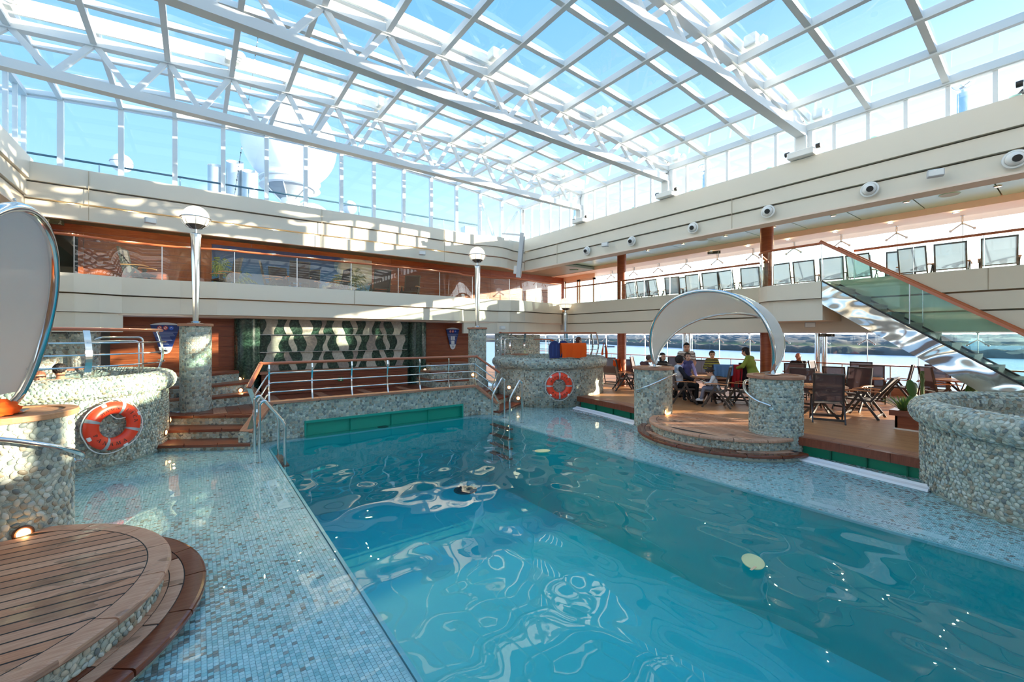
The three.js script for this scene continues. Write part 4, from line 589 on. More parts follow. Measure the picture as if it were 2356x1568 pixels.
// ---------- staircase on the right ----------
{
  const SX = 11.6, t = thing('staircase', 'staircase with mirror-bright steel side, glass balustrade and red wood handrail', 'staircase'), z0 = -3.64, y0 = 3.5, z1 = 0.84, sl = 0.714, Y = (z) => y0 - (z - z0) * sl;
  const wob = dtex(128, (u, v) => { const q = 0.5 + 0.3 * tn(u, v, 5, 4, 3) + 0.2 * tn(u, v, 9, 7, 8); return [q, q, q]; }, false);
  const mir = S(0xd8d6d3, 0.07, { metalness: 1, bumpMap: rep(wob, 0.22, 0.4), bumpScale: 0.022 });
  for (const x of [SX, 12.75]) { const g = new THREE.BufferGeometry(), w = 0.05, p = []; for (const xx of [x - w, x + w]) p.push([xx, y0 - 0.02, z0], [xx, Y(z1), z1], [xx, Y(z1) - 0.53, z1], [xx, y0 - 0.53, z0]); g.setAttribute('position', new THREE.Float32BufferAttribute(p.flat(), 3)); g.setIndex([0, 1, 2, 0, 2, 3, 4, 6, 5, 4, 7, 6, 0, 4, 5, 0, 5, 1, 3, 2, 6, 3, 6, 7, 0, 3, 7, 0, 7, 4, 1, 5, 6, 1, 6, 2]); const q = uvm(g); q.computeVertexNormals(); part(t, 'side_stringer', q, mir);
    part(t, 'stringer_edge', bar(V(x, y0 + 0.005, z0), V(x, Y(z1) + 0.005, z1), 0.12, 0.03), MAT.dark);
    for (let k = 0; k < 3; k++) { const a = mix(z0, z1, k / 3) + 0.01, b = mix(z0, z1, (k + 1) / 3) - 0.01, e = new THREE.BufferGeometry(); e.setAttribute('position', new THREE.Float32BufferAttribute([x, Y(a) + 0.02, a, x, Y(b) + 0.02, b, x, Y(a) + 0.9, a, x, Y(b) + 0.9, b], 3)); e.setIndex([0, 1, 2, 2, 1, 3]); e.computeVertexNormals(); part(t, 'pane', e, MAT.glassG); part(t, 'clip', box(0.03, 0.82, 0.015, x, Y(b) + 0.46, b + 0.005), MAT.steel); }
    part(t, 'handrail', sweep([V(x, Y(z0) + 0.92, z0 - 0.05), V(x, Y(z1) + 0.9, z1)], () => [[-0.045, -0.03], [-0.045, 0.02], [-0.025, 0.04], [0.025, 0.04], [0.045, 0.02], [0.045, -0.03]]), MAT.redRail); }
  for (let k = 0; k < 15; k++) { const z = z0 + 0.04 + k * 0.295; part(t, 'tread', [box(1.08, 0.04, 0.31, 12.18, Y(z) - 0.12, z + 0.12), box(1.08, 0.16, 0.02, 12.18, Y(z) - 0.22, z + 0.26)], S(0x7e8a88, 0.5)); }
  part(t, 'underside', bar(V(12.18, y0 - 0.52, z0), V(12.18, Y(z1) - 0.52, z1), 1.1, 0.03), S(0xb9c4c0, 0.4));
  const l = struct('balcony', 'cream rounded landing at the top of the staircase'), pl = (o) => [[12.88, -3.66], [SX - 0.06 + o, -3.66], [SX - 0.06 + o, -4.5], ...arc(SX + 0.55 + o, -4.6, 0.62, 0.62, Math.PI, 1.35 * Math.PI, 6), [12.88, -5.45 + o]];
  part(l, 'slab_band', extrude(pl(0).reverse(), 0.38, 3.12), MAT.cream); part(l, 'slab_band', extrude(pl(0.1).reverse(), 0.5, 2.61), MAT.cream); part(l, 'landing_floor', extrude(pl(0.06).reverse(), 0.01, 3.5), S(0x7e8a88, 0.5));
  const P = pl(0.05).slice(2).map(([x, z]) => [x, z]); P.unshift([SX, -3.66]); const b = balustrade('curved glass balustrade with red wood rail round the stair landing', P, 3.5, 4.38, 3);
}
// ---------- fixtures ----------
{
  const e = thing('eyeball_light', 'white eyeball spotlight nearest the viewer on the cream right fascia', 'spotlight', [10.55, 5.08, -0.7], -Math.PI / 2, 'eyeball spotlights on the right fascia');
  part(e, 'housing', [new THREE.TorusGeometry(0.13, 0.02, 10, 28), new THREE.SphereGeometry(0.11, 24, 12).scale(1, 1, 0.8).translate(0, 0, 0.03)], MAT.white); part(e, 'lens', cyl(0.055, 0.055, 0.03, 0, -0.015, 0, 20).rotateX(Math.PI / 2).rotateX(0.25).rotateY(0.35).translate(0.03, -0.02, 0.11), MAT.dark);
  [-2.54, -4.38, -6.22, -8.2, -10.03].forEach((z, i) => copyOf(e, [10.55, 5.1, z], undefined, `white eyeball spotlight on the right fascia, ${['second', 'third', 'fourth', 'fifth', 'sixth and farthest'][i]} from the near end`));
  const f = thing('floodlight', 'small white box floodlight on the right fascia between the two nearest eyeball spotlights', 'floodlight', [10.5, 5.1, -1.62], -Math.PI / 2 + 0.3);
  part(f, 'housing', rbox(0.22, 0.13, 0.12, 0, 0, 0.07, 0.02), MAT.greyPlastic); part(f, 'lens', box(0.19, 0.1, 0.006, 0, 0, 0.133), MAT.plastic); part(f, 'bracket', box(0.1, 0.05, 0.08, 0, 0, 0), MAT.steel);
  [[[10.5, 5.14, -9.15], -Math.PI / 2 + 0.3, 'small white box floodlight at the far end of the right fascia'], [[-0.9, 4.98, -13.32], 0.3, 'small white box floodlight on the back fascia left of the left globe lamp'], [[6.06, 5.0, -13.25], -0.3, 'small white box floodlight on the back fascia left of the right globe lamp'], [[9.37, 2.56, -13.35], 0, 'small white box floodlight on the gallery slab right of the stage'], [[12.2, 2.52, -4.1], -1.2, 'small white box floodlight under the stair landing']].forEach(([p, r, l]) => copyOf(f, p, r, l));
  const v = thing('vent_cap', 'round cream vent cap on the right curb, nearest the viewer', 'vent', [10.76, 6.085, -0.71], 0, 'vent caps on the right curb');
  part(v, 'flange', cyl(0.13, 0.1, 0.03, 0, 0, 0, 24), MAT.cream); part(v, 'cap', cyl(0.07, 0.075, 0.05, 0, 0.03, 0, 20), MAT.ceil);
  [-2.54, -4.43, -6.37, -8.26, -10.14].forEach((z, i) => copyOf(v, [10.76, 6.085, z], undefined, `round cream vent cap on the right curb, ${['second', 'third', 'fourth', 'fifth', 'sixth and farthest'][i]} from the near end`));
  const lampGlow = new THREE.MeshStandardMaterial({ color: 0xfff6e8, emissive: new THREE.Color(1, 0.85, 0.6), emissiveIntensity: 1.5 });
  const d = thing('downlight', 'small round downlight in the pale right gallery ceiling, first from the near end', 'downlight', [13.75, 5.43, -1.15], 0, 'downlights in the right gallery ceiling');
  part(d, 'trim_ring', new THREE.TorusGeometry(0.06, 0.012, 8, 24).rotateX(Math.PI / 2), MAT.steel); part(d, 'lens', cyl(0.05, 0.05, 0.012, 0, -0.006, 0, 20), lampGlow);
  const spotL = (p, I, c = 0xffd9a0) => { const l = new THREE.SpotLight(c, I, 0, 0.9, 0.6); l.position.set(0, -0.03, 0); l.target.position.set(0, -1, 0); l.castShadow = true; p.add(l, l.target); }; spotL(d, 2.5);
  const ORD = ['first', 'second', 'third', 'fourth', 'fifth', 'sixth', 'seventh', 'eighth', 'ninth', 'tenth']; [-2.58, -4.03, -5.49, -6.9, -8.38, -9.82, -11.2].forEach((z, i) => copyOf(d, [13.6, 5.43, z], undefined, `small round downlight in the pale right gallery ceiling, ${ORD[i + 1]} from the near end`)); [-1.95, -3.19, -4.43, -5.68, -6.9, -8.2].forEach((z, i) => copyOf(d, [15.1, 5.295, z], undefined, `small round downlight in the beige soffit, ${ORD[i]} from the near end`, 'downlights in the beige soffit'));
  [-2.35, -1.3, -0.25, 0.8, 1.85, 2.9, 3.95, 5.0, 6.05, 7.1].forEach((x, i) => copyOf(d, [x, 5.295, -14.3], undefined, `small downlight in the front row of the dark back gallery ceiling, ${ORD[i]} from the left`, 'downlights in the back gallery ceiling').children.forEach((l) => { if (l.isLight) l.intensity = 10; })); [0.6, 1.7, 2.8, 3.9, 5.0].forEach((x, i) => copyOf(d, [x, 5.295, -15.5], undefined, `small downlight in the rear row of the dark back gallery ceiling, ${ORD[i]} from the left`, 'downlights in the back gallery ceiling'));
  const sp = thing('ceiling_speaker', 'round grey speaker grille in the right gallery ceiling near the right picture edge', 'speaker', [13.68, 5.435, -1.87]); part(sp, 'grille', cyl(0.17, 0.17, 0.012, 0, -0.006, 0, 32), S(0x93a39d, 0.6)); part(sp, 'rim', new THREE.TorusGeometry(0.17, 0.01, 6, 32).rotateX(Math.PI / 2), MAT.ceil); copyOf(sp, [13.5, 5.435, -7.64], undefined, 'round grey speaker grille in the right gallery ceiling between the two columns');
  const a = thing('line_array_speaker', 'long slim white column speaker hanging at the corner of the upper fascia', 'speaker', [9.83, 5.28, -12.75], 0.75); a.rotation.x = 0.16; part(a, 'case', rbox(0.22, 1.66, 0.16, 0, 0, 0, 0.015), MAT.greyPlastic); for (let k = 0; k < 3; k++) part(a, 'grille', rbox(0.17, 0.5, 0.02, 0, -0.5 + k * 0.52 - 0.05, 0.085, 0.006), S(0x9c9a9b, 0.6)); part(a, 'bracket', [box(0.06, 0.3, 0.16, 0, -0.55, -0.12), box(0.06, 0.06, 0.75, 0, 0.75, -0.42)], MAT.white);
  // exit signs: flat printed faces
  const ex = (txt, bg, fg, w = 256) => S(0xffffff, 0.5, { map: canvas(w, 64, (c, W2, H2) => { c.fillStyle = bg; c.fillRect(0, 0, W2, H2); c.fillStyle = fg; c.font = 'bold 46px sans-serif'; c.textBaseline = 'middle'; c.fillText(txt, 12, 34); c.beginPath(); c.arc(W2 - 36, 14, 8, 0, 7); c.fill(); c.lineWidth = 9; c.strokeStyle = fg; c.beginPath(); c.moveTo(W2 - 38, 24); c.lineTo(W2 - 42, 42); c.lineTo(W2 - 58, 58); c.moveTo(W2 - 42, 42); c.lineTo(W2 - 26, 58); c.stroke(); }) });
  const sign = (l, at, turn, w, h, m) => { const t = thing('exit_sign', l, 'exit sign', at, turn); part(t, 'case', rbox(w, h, 0.04, 0, 0, 0, 0.006), MAT.dark); part(t, 'face', new THREE.BoxGeometry(w * 0.95, h * 0.9, 0.004).translate(0, 0, 0.022), m); return t; };
  sign('dark EXIT sign on the back gallery ceiling at the far left', [-3.0, 5.2, -15.9], 0.3, 0.46, 0.13, ex('EXIT', '#2c3a33', '#cfd8cf')); sign('green exit sign under the ceiling at the far end of the right gallery', [13.98, 5.36, -14.1], -0.7, 0.4, 0.16, ex('', '#17a05a', '#e9fff2', 160)); sign('dark EXIT sign under the beam of the right gallery ceiling', [14.85, 5.22, -7.95], -1.1, 0.42, 0.1, ex('EXIT', '#2a342f', '#b9c8bd')); sign('dark EXIT sign under the lower ceiling next to the polished steel column', [16.9, 2.27, -5.2], -1.1, 0.44, 0.1, ex('EXIT', '#2a342f', '#b9c8bd')); sign('small green exit sign low on the front of the teak bench', [3.66, 0.88, -14.05], 0, 0.15, 0.12, ex('', '#17803f', '#e9fff2', 96));
  // step lights
  const st = thing('step_light', 'round warm step light low on the big pebble pillar at the left picture edge', 'step light', [-1.33, 0.36, -6.06], 0.42); const glow2 = new THREE.MeshStandardMaterial({ color: 0xfff2d8, emissive: new THREE.Color(1, 0.72, 0.4), emissiveIntensity: 1.3 });
  part(st, 'bezel', new THREE.TorusGeometry(0.062, 0.014, 10, 28).scale(1, 1, 0.7), S(0x6b4a3a, 0.3, { metalness: 0.6 })); part(st, 'lens', new THREE.SphereGeometry(0.052, 20, 10).scale(1, 1, 0.35), glow2); { const l = new THREE.PointLight(0xffc27a, 0.05); l.position.set(0, -0.01, 0.06); l.castShadow = true; st.add(l); }
  [[[-0.49, 0.32, -10.98], 1.3, 'round warm step light beside the left stage stairs, lower of two on the tub'], [[-0.44, 0.5, -11.4], 1.5, 'round warm step light beside the left stage stairs, upper of two on the tub'], [[0.98, 1.03, -14.24], 0.4, 'round warm step light at the left foot of the marble wall'], [[0.92, 0.84, -13.06], 0.5, 'round warm step light beside the curving upper left stage steps'], [[6.62, 1.02, -14.22], -0.3, 'round warm step light at the right foot of the marble wall'], [[7.42, 0.95, -12.22], -0.5, 'small step light low on the lamp pillar at the right of the stage'], [[7.95, 0.62, -10.9], -0.9, 'round warm step light beside the right stage stairs, upper of two'], [[8.1, 0.3, -10.62], -0.9, 'round warm step light beside the right stage stairs, lower of two'], [[9.05, 0.42, -6.05], 0.3, 'round warm step light at the foot of the left arch pillar']].forEach(([p, r, l]) => copyOf(st, p, r, l));
}
// ---------- printed mural and information boards ----------
{
  const m = canvas(1536, 480, (c, w, h) => {
    const g = c.createLinearGradient(0, 0, 0, h); g.addColorStop(0, '#123b93'); g.addColorStop(0.5, '#1f6fc4'); g.addColorStop(1, '#3f97dc'); c.fillStyle = g; c.fillRect(0, 0, w, h);
    const R = (() => { let s = 3; return () => (s = (s * 16807) % 2147483647) / 2147483647; })();
    const cloud = (x, y, r, n) => { for (let i = 0; i < n; i++) { const a = R() * 6.28, q = R() * r; c.fillStyle = `rgba(${235 + R() * 20},${225 + R() * 25},${220 + R() * 30},.25)`; c.beginPath(); c.arc(x + Math.cos(a) * q * 1.5, y + Math.sin(a) * q * 0.6, r * (0.18 + 0.3 * R()), 0, 7); c.fill(); } };
    cloud(1440, 130, 190, 160); cloud(1100, 330, 70, 90); cloud(1500, 380, 90, 60); cloud(1330, 30, 120, 50);
    const palm = (x, y, s, col, trunk) => { c.strokeStyle = '#6d5c40'; c.lineWidth = s * 0.08; if (trunk) { c.beginPath(); c.moveTo(x, y); c.quadraticCurveTo(x + s * 0.1, y + s * 0.6, x - s * 0.05, y + s * 1.6); c.stroke(); } for (let i = 0; i < 15; i++) { const a = i / 15 * 6.28 + R() * 0.3, L = s * (0.75 + 0.4 * R()), ex = x + Math.cos(a) * L, ey = y + Math.sin(a) * L * 0.75 + L * 0.3; for (let k = 0; k < 22; k++) { const t = k / 22, px = mix(mix(x, x + Math.cos(a) * L * 0.6, t), mix(x + Math.cos(a) * L * 0.6, ex, t), t), py = mix(mix(y, y + Math.sin(a) * L * 0.7 - L * 0.15, t), mix(y + Math.sin(a) * L * 0.7 - L * 0.15, ey, t), t), ll = s * 0.2 * (1 - 0.6 * t); c.strokeStyle = col[(k + i) % col.length]; c.lineWidth = 2.6; for (const e of [-1, 1]) { c.beginPath(); c.moveTo(px, py); c.lineTo(px + Math.cos(a + e * 0.9) * ll, py + Math.sin(a + e * 0.9) * ll * 0.9 + ll * 0.5); c.stroke(); } } } };
    const G1 = ['#4d6b2a', '#7d9a3e', '#a9bf62', '#33501f'], G2 = ['#2c3a1e', '#4a5a2c', '#6b7842', '#8d9258']; palm(60, 190, 120, G1); palm(20, 400, 120, G1); palm(220, 340, 180, G1); palm(1190, 240, 125, G2, 1); palm(1340, 190, 150, G2, 1); palm(1320, 370, 130, G2, 1); palm(1180, 420, 110, G2, 1);
  });
  const t = thing('mural', 'wide blue sky mural with palm trees and clouds on the back gallery wall', 'mural', [2.92, 4.3, -16.47]); part(t, 'frame', [b6(-2.56, 2.56, -0.87, -0.84, -0.03, 0.02), b6(-2.56, 2.56, 0.84, 0.87, -0.03, 0.02), b6(-2.56, -2.53, -0.87, 0.87, -0.03, 0.02), b6(2.53, 2.56, -0.87, 0.87, -0.03, 0.02)], MAT.red); part(t, 'print', new THREE.BoxGeometry(5.06, 1.68, 0.02), S(0xffffff, 0.45, { map: m }));
  const board = (l, at, turn, w, white) => {
    const tx = canvas(256, 320, (c, W2, H2) => { c.fillStyle = '#233a7d'; c.fillRect(0, 0, W2, H2); c.fillStyle = '#e9e9ec'; c.fillRect(0, 0, W2, 34); c.fillRect(0, 245, W2, 80); [['#c33', 78], ['#c33', 128], ['#2b62d8', 178]].forEach(([q, x], i) => { c.fillStyle = i < 2 ? '#f3d9d9' : q; c.beginPath(); c.arc(x, 62, 20, 0, 7); c.fill(); c.strokeStyle = q; c.lineWidth = 6; c.beginPath(); c.arc(x, 62, 18, 0, 7); c.stroke(); if (i < 2) { c.beginPath(); c.moveTo(x - 13, 49); c.lineTo(x + 13, 75); c.stroke(); } else { c.strokeStyle = '#fff'; c.lineWidth = 4; c.beginPath(); c.moveTo(x - 10, 66); c.quadraticCurveTo(x, 50, x + 10, 66); c.stroke(); } }); c.fillStyle = '#aab6d8'; for (let i = 0; i < 11; i++) { const y = 100 + i * 12, s = 18 + i * 6; c.fillRect(s, y, W2 - 2 * s - (i * 37 % 50), 3.5); } if (white) { c.fillStyle = '#ececef'; c.fillRect(88, 130, 34, 52); c.fillRect(132, 130, 36, 52); c.fillRect(96, 192, 64, 50); } c.strokeStyle = '#6a7a9c'; c.lineWidth = 3; c.beginPath(); c.arc(128, 276, 13, 0, 7); c.stroke(); c.beginPath(); c.moveTo(128, 258); c.lineTo(128, 294); c.moveTo(110, 276); c.lineTo(146, 276); c.stroke(); });
    const t2 = thing('information_board', l, 'sign', at, turn), s = new THREE.Shape(); s.moveTo(-w / 2, 0.34); s.quadraticCurveTo(0, 0.46, w / 2, 0.34); s.lineTo(w * 0.17, -0.36); s.quadraticCurveTo(0, -0.5, -w * 0.17, -0.36); s.closePath();
    const g = new THREE.ExtrudeGeometry(s, { depth: 0.025, bevelEnabled: true, bevelSize: 0.006, bevelThickness: 0.006, bevelSegments: 2 }), p = g.attributes.position, u = g.attributes.uv; for (let i = 0; i < p.count; i++) u.setXY(i, p.getX(i) / w + 0.5, (p.getY(i) + 0.45) / 0.88); part(t2, 'panel', g, S(0xffffff, 0.35, { map: tx })); part(t2, 'mount', box(0.16, 0.3, 0.04, 0, 0, -0.02), MAT.steel);
  };
  board('blue fan-shaped pool rules board behind the railing of the left tub', [-0.66, 2.2, -14.66], 0, 0.62, false); board('blue fan-shaped pool rules board with white notices on the wood wall right of the marble', [7.98, 2.16, -14.66], 0, 0.56, true);
}
// ---------- lifebuoys ----------
{
  const tx = canvas(2048, 512, (c, w, h) => { c.fillStyle = '#ff431d'; c.fillRect(0, 0, w, h); c.fillStyle = '#2b1512'; c.font = 'bold 62px serif'; c.textAlign = 'center'; c.textBaseline = 'middle'; const put = (s, u0, u1, flip) => [...s].forEach((ch, i) => { c.save(); c.translate(mix(u0, u1, i / (s.length - 1)) * w, 0.745 * h); if (flip) c.rotate(Math.PI); c.scale(1.37, 1); c.fillText(ch, 0, 0); c.restore(); }); put('MAGNIFICA', 0.42, 0.08, true); put('PANAMA', 0.62, 0.88, false); });
  const t = thing('lifebuoy', 'orange lifebuoy with grey bands on the back right pebble tub', 'lifebuoy', [9.0, 0.71, -9.71], -0.513); const ring = new THREE.TorusGeometry(0.305, 0.105, 20, 72).scale(1, 1, 0.72);
  part(t, 'ring', ring, Ph(0xffffff, 0.35, { map: tx, clearcoat: 0.3 })); for (let k = 0; k < 4; k++) part(t, 'band', new THREE.TorusGeometry(0.305, 0.108, 16, 6, 0.15).rotateZ(k * Math.PI / 2 - 0.075).scale(1, 1, 0.73), S(0xb9bcc0, 0.35, { metalness: 0.3 }));
  const pts = []; for (let k = 0; k < 4; k++) for (let i = 0; i < 5; i++) { const a = k * Math.PI / 2 + 0.78 + i / 5 * Math.PI / 2, r = 0.415 + 0.03 * Math.sin(i / 5 * Math.PI); pts.push(V(r * Math.cos(a), r * Math.sin(a) - (Math.sin(a) < 0 ? 0.02 : 0), 0.01)); } part(t, 'rope', tube(pts, 0.009, 120, 6, true), MAT.plastic); part(t, 'rope', tube([V(-0.16, 0.19, 0.02), V(0, 0.12, 0.02), V(0.16, 0.19, 0.02)], 0.007, 16, 6), MAT.plastic);
  for (let k = 0; k < 4; k++) { const a = k * Math.PI / 2 + 0.78; part(t, 'rope_patch', rbox(0.07, 0.05, 0.04, 0, 0, 0, 0.012).rotateZ(a + Math.PI / 2).translate(0.385 * Math.cos(a), 0.385 * Math.sin(a), 0.045), MAT.white); } part(t, 'wall_hook', [rod(V(0, 0.3, -0.12), V(0, 0.3, 0), 0.012), box(0.1, 0.1, 0.015, 0, 0.3, -0.1)], MAT.steel);
  const c = copyOf(t, [-1.14, 0.72, -9.89], 0.627, 'orange lifebuoy with grey bands on the left pebble tub'); c.rotation.z = -0.37;
}
// ---------- pool ladders ----------
{
  const make = (l, sx) => { const t = thing('pool_ladder', l, 'pool ladder'), X = (x) => sx < 0 ? x : mx(x); for (const z of [-9.51, -8.72]) { part(t, 'side_rail', pipe([V(X(0.9), 0.0, z), V(X(0.9), 1.06, z), V(X(0.98), 1.1, z), V(X(1.3), 0.66, z), V(X(1.3), -1.1, z)], 0.024, 0.1, 12), MAT.chrome); part(t, 'foot_flange', cyl(0.055, 0.055, 0.012, X(0.9), 0.0, z, 20), MAT.chrome); } for (let k = 0; k < 4; k++) part(t, 'tread', uvm(rbox(0.2, 0.035, 0.86, X(1.27), -0.12 - k * 0.25, -9.115, 0.01)), S(0x8a5a44, 0.6, { map: rep(TEAK, 1, 2) })); };
  make('chrome pool ladder with teak treads at the left edge of the pool', -1); make('chrome pool ladder with teak treads at the far right corner of the pool', 1);
}
// ---------- floats ----------
{
  const f = thing('pool_float', 'pale yellow oval float near the right edge of the pool', 'float', [4.35, 0.03, -1.94], 0.5); const R = (x, y) => x;
  part(f, 'pad', new THREE.LatheGeometry([[0, 0.004], [0.1, 0.008], [0.118, 0.02], [0.125, 0.03], [0.118, 0.034], [0.11, 0.024], [0, 0.016]].map(([r, y]) => new THREE.Vector2(r, y)), 36).scale(1.25, 1, 0.8), S(0xdfe0a8, 0.5)); part(f, 'strap', rbox(0.1, 0.006, 0.022, -0.13, 0.03, 0.06, 0.003).rotateY(-0.5), S(0xf0c9a0, 0.6)); copyOf(f, [5.31, 0.03, -6.2], -0.4, 'pale yellow oval float drifting near the far right pool ladder');
}
// ---------- chairs ----------
function chairBuild(name, label, recl, sling, at, turn, group) {
  const t = thing(name, label, 'chair', at, turn, group), F = MAT.brownFrame, bt = Math.tan(recl), bx = 0.27, y0 = 0.42, y1 = y0 + 0.68 * Math.cos(recl), z0 = -0.2, z1 = z0 - 0.68 * Math.sin(recl);
  part(t, 'back_frame', [bar(V(-bx, y0 - 0.02, z0), V(-bx, y1, z1), 0.032, 0.045), bar(V(bx, y0 - 0.02, z0), V(bx, y1, z1), 0.032, 0.045), bar(V(-bx - 0.016, y1, z1), V(bx + 0.016, y1, z1), 0.045, 0.035), bar(V(-bx, y0 + 0.06, z0 - 0.02), V(bx, y0 + 0.06, z0 - 0.02), 0.03, 0.025)], F);
  part(t, 'back_sling', bar(V(0, y0 + 0.07, z0 - 0.02), V(0, y1 - 0.015, z1 + 0.005), 2 * bx - 0.03, 0.006), sling);
  part(t, 'seat_frame', [bar(V(-bx, 0.41, -0.22), V(-bx, 0.44, 0.26), 0.03, 0.04), bar(V(bx, 0.41, -0.22), V(bx, 0.44, 0.26), 0.03, 0.04), bar(V(-bx, 0.44, 0.26), V(bx, 0.44, 0.26), 0.035, 0.03)], F); part(t, 'seat_sling', bar(V(0, 0.425, -0.21), V(0, 0.45, 0.25), 2 * bx - 0.03, 0.006), sling);
  for (const s of [-1, 1]) { const x = s * 0.305; part(t, 'armrest', sweep([V(x, 0.645, z0 - 0.24 * bt - 0.02), V(x, 0.655, -0.05), V(x, 0.65, 0.18), V(x, 0.625, 0.28)], () => [[-0.028, -0.012], [-0.028, 0.01], [0.028, 0.01], [0.028, -0.012]]), MAT.armWood); part(t, 'front_leg', bar(V(x, 0.63, -0.02), V(x, 0, 0.34), 0.028, 0.05), F); part(t, 'rear_leg', bar(V(x * 0.96, 0.62, 0.06), V(x * 0.96, 0, -0.36), 0.028, 0.05), F); }
  part(t, 'front_crossbar', box(0.6, 0.05, 0.02, 0, 0.09, 0.29), F); part(t, 'rear_crossbar', box(0.58, 0.05, 0.02, 0, 0.08, -0.31), F); return t;
}
{
  const K = 1.0, G = 'brown sling chairs round the deck tables', put = (src, x, z, a, l) => { const s = Math.min(1, 17.1 / x); return copyOf(src, [x * s, DECK, z * s], a + Math.atan2(x, z) - 2.504, l, G); };
  const c0 = chairBuild('deck_chair', 'brown sling deck chair with its back to the viewer, in front of the nearest table', 0.2, MAT.sling, [11.55, DECK, -3.54], 1.95, G);
  const c1 = chairBuild('deck_chair', 'reclined brown sling deck chair seen from the side, right of the nearest table', 0.62, MAT.sling, [12.86, DECK, -3.22], -3.13, G);
  [[13.86, -3.68, -1.1, 'brown sling deck chair facing the viewer behind the reclined chair'], [15.95, -3.79, 2.5, 'brown sling deck chair with its back turned, behind the reclined chair'], [16.79, -3.38, -2.31, 'sunlit brown sling chair seen from the side, left of the cactus'], [16.9, -4.28, -0.64, 'brown sling chair facing the viewer at the rail, left of the stair foot'], [16.39, -4.79, 2.4, 'brown sling chair with its back turned next to the steel column'], [16.9, -5.3, 0.64, 'sunlit pale backed chair beside the steel column'], [13.07, -4.51, 2.31, 'brown sling chair with its back turned, just right of the right arch pillar'], [15.03, -5.42, 2.4, 'brown sling chair with its back turned, in front of the bald man'], [16.2, -2.4, 1.44, 'brown sling chair seen from the side, right behind the cactus'], [16.9, -2.6, -0.83, 'brown sling chair facing the viewer under the stairs, behind the cactus'], [12.25, -9.84, 1.13, 'brown sling chair with an orange towel over its back'], [13.46, -10.69, -0.44, 'sunlit chair behind the chair with the orange towel'], [14.67, -11.54, 0.93, 'brown sling chair at the rail beyond the round pebble tub'], [14.22, -10.63, 0.74, 'brown sling chair left of the left arch pillar by the rail'], [13.12, -11.19, 2.21, 'brown sling chair partly hidden by the rim of the railed tub'], [11.85, -7.65, 1.58, 'brown sling chair behind the seated woman in the white vest'], [11.26, -6.97, 1.18, 'brown sling chair under the woman in the white vest'], [11.48, -6.06, -2.31, 'brown sling chair under the ponytailed girl'], [12.12, -5.71, -2.58, 'brown sling chair under the red jacket, in front of the woman in green'], [13.93, -7.85, -0.64, 'empty brown chair between the standing man and the boy in stripes'], [12.95, -6.1, 2.45, 'brown sling chair draped with a dark coat and a red jacket'], [12.6, -6.46, 2.45, 'brown sling chair under the denim jacket'], [14.96, -9.45, -0.35, 'brown sling chair by the rail behind the dark-haired person'], [15.38, -6.78, -2.21, 'brown sling chair by the rail behind the wood-clad column']].forEach(([x, z, a, l], i) => put(i % 7 === 4 ? c1 : c0, x, z, a, l));
  const u0 = chairBuild('lounge_chair', 'grey sling lounge chair on the right gallery, farthest of the row', 0.22, MAT.slingG, [15.0, 3.4, -11.46], 1.57, 'grey sling chairs on the right gallery');
  const zs = [-10.88, -10.38, -9.58, -9.22, -8.68, -8.04, -7.4, -6.71, -5.69, -5.11, -4.43, -3.74, -3.04, -2.65, -2.01, -1.24], ln = ['second from the far end', 'third from the far end', 'fourth from the far end', 'behind the fourth from the far end', 'above the left of the canopy arch', 'above the middle of the canopy arch', 'above the right half of the canopy arch', 'just left of the big gallery column', 'just right of the big gallery column', 'behind the glass of the stair landing', 'behind the start of the stair handrail', 'above the upper stair flight', 'half hidden by its neighbour above the stairs', 'in front of its half hidden neighbour', 'second from the right picture edge', 'nearest the right picture edge'];
  zs.forEach((z, i) => copyOf(u0, [15.0 - (i === 12 || i === 3 ? -0.35 : 0), 3.4, z], 1.57 + [0.1, -0.15, 0.2, -0.1, 0.05][i % 5], `grey sling lounge chair on the right gallery, ${ln[i]}`));
  const b0 = chairBuild('gallery_chair', 'dark sling chair on the back gallery behind the left globe lamp', 0.2, MAT.sling, [0.67, 3.4, -14.7], -1.3, 'dark sling chairs on the back gallery');
  [[1.9, -15, 1.4, 'seen from the side before the left of the mural'], [2.54, -14.6, Math.PI, 'with its back turned before the middle of the mural'], [2.25, -15.6, 0.3, 'facing the viewer before the mural'], [3.0, -15.5, -0.5, 'half hidden before the mural'], [3.8, -14.9, -1.4, 'seen from the side before the cloud of the mural'], [5.14, -14.7, Math.PI, 'back turned at the right end of the mural'], [6.3, -14.8, -0.7, 'right of the mural'], [-1.2, -14.7, 1.35, 'seen from the side left of the left globe lamp']].forEach(([x, z, a, l]) => copyOf(b0, [x, 3.4, z], a, `dark chair on back gallery, ${l}`));
}
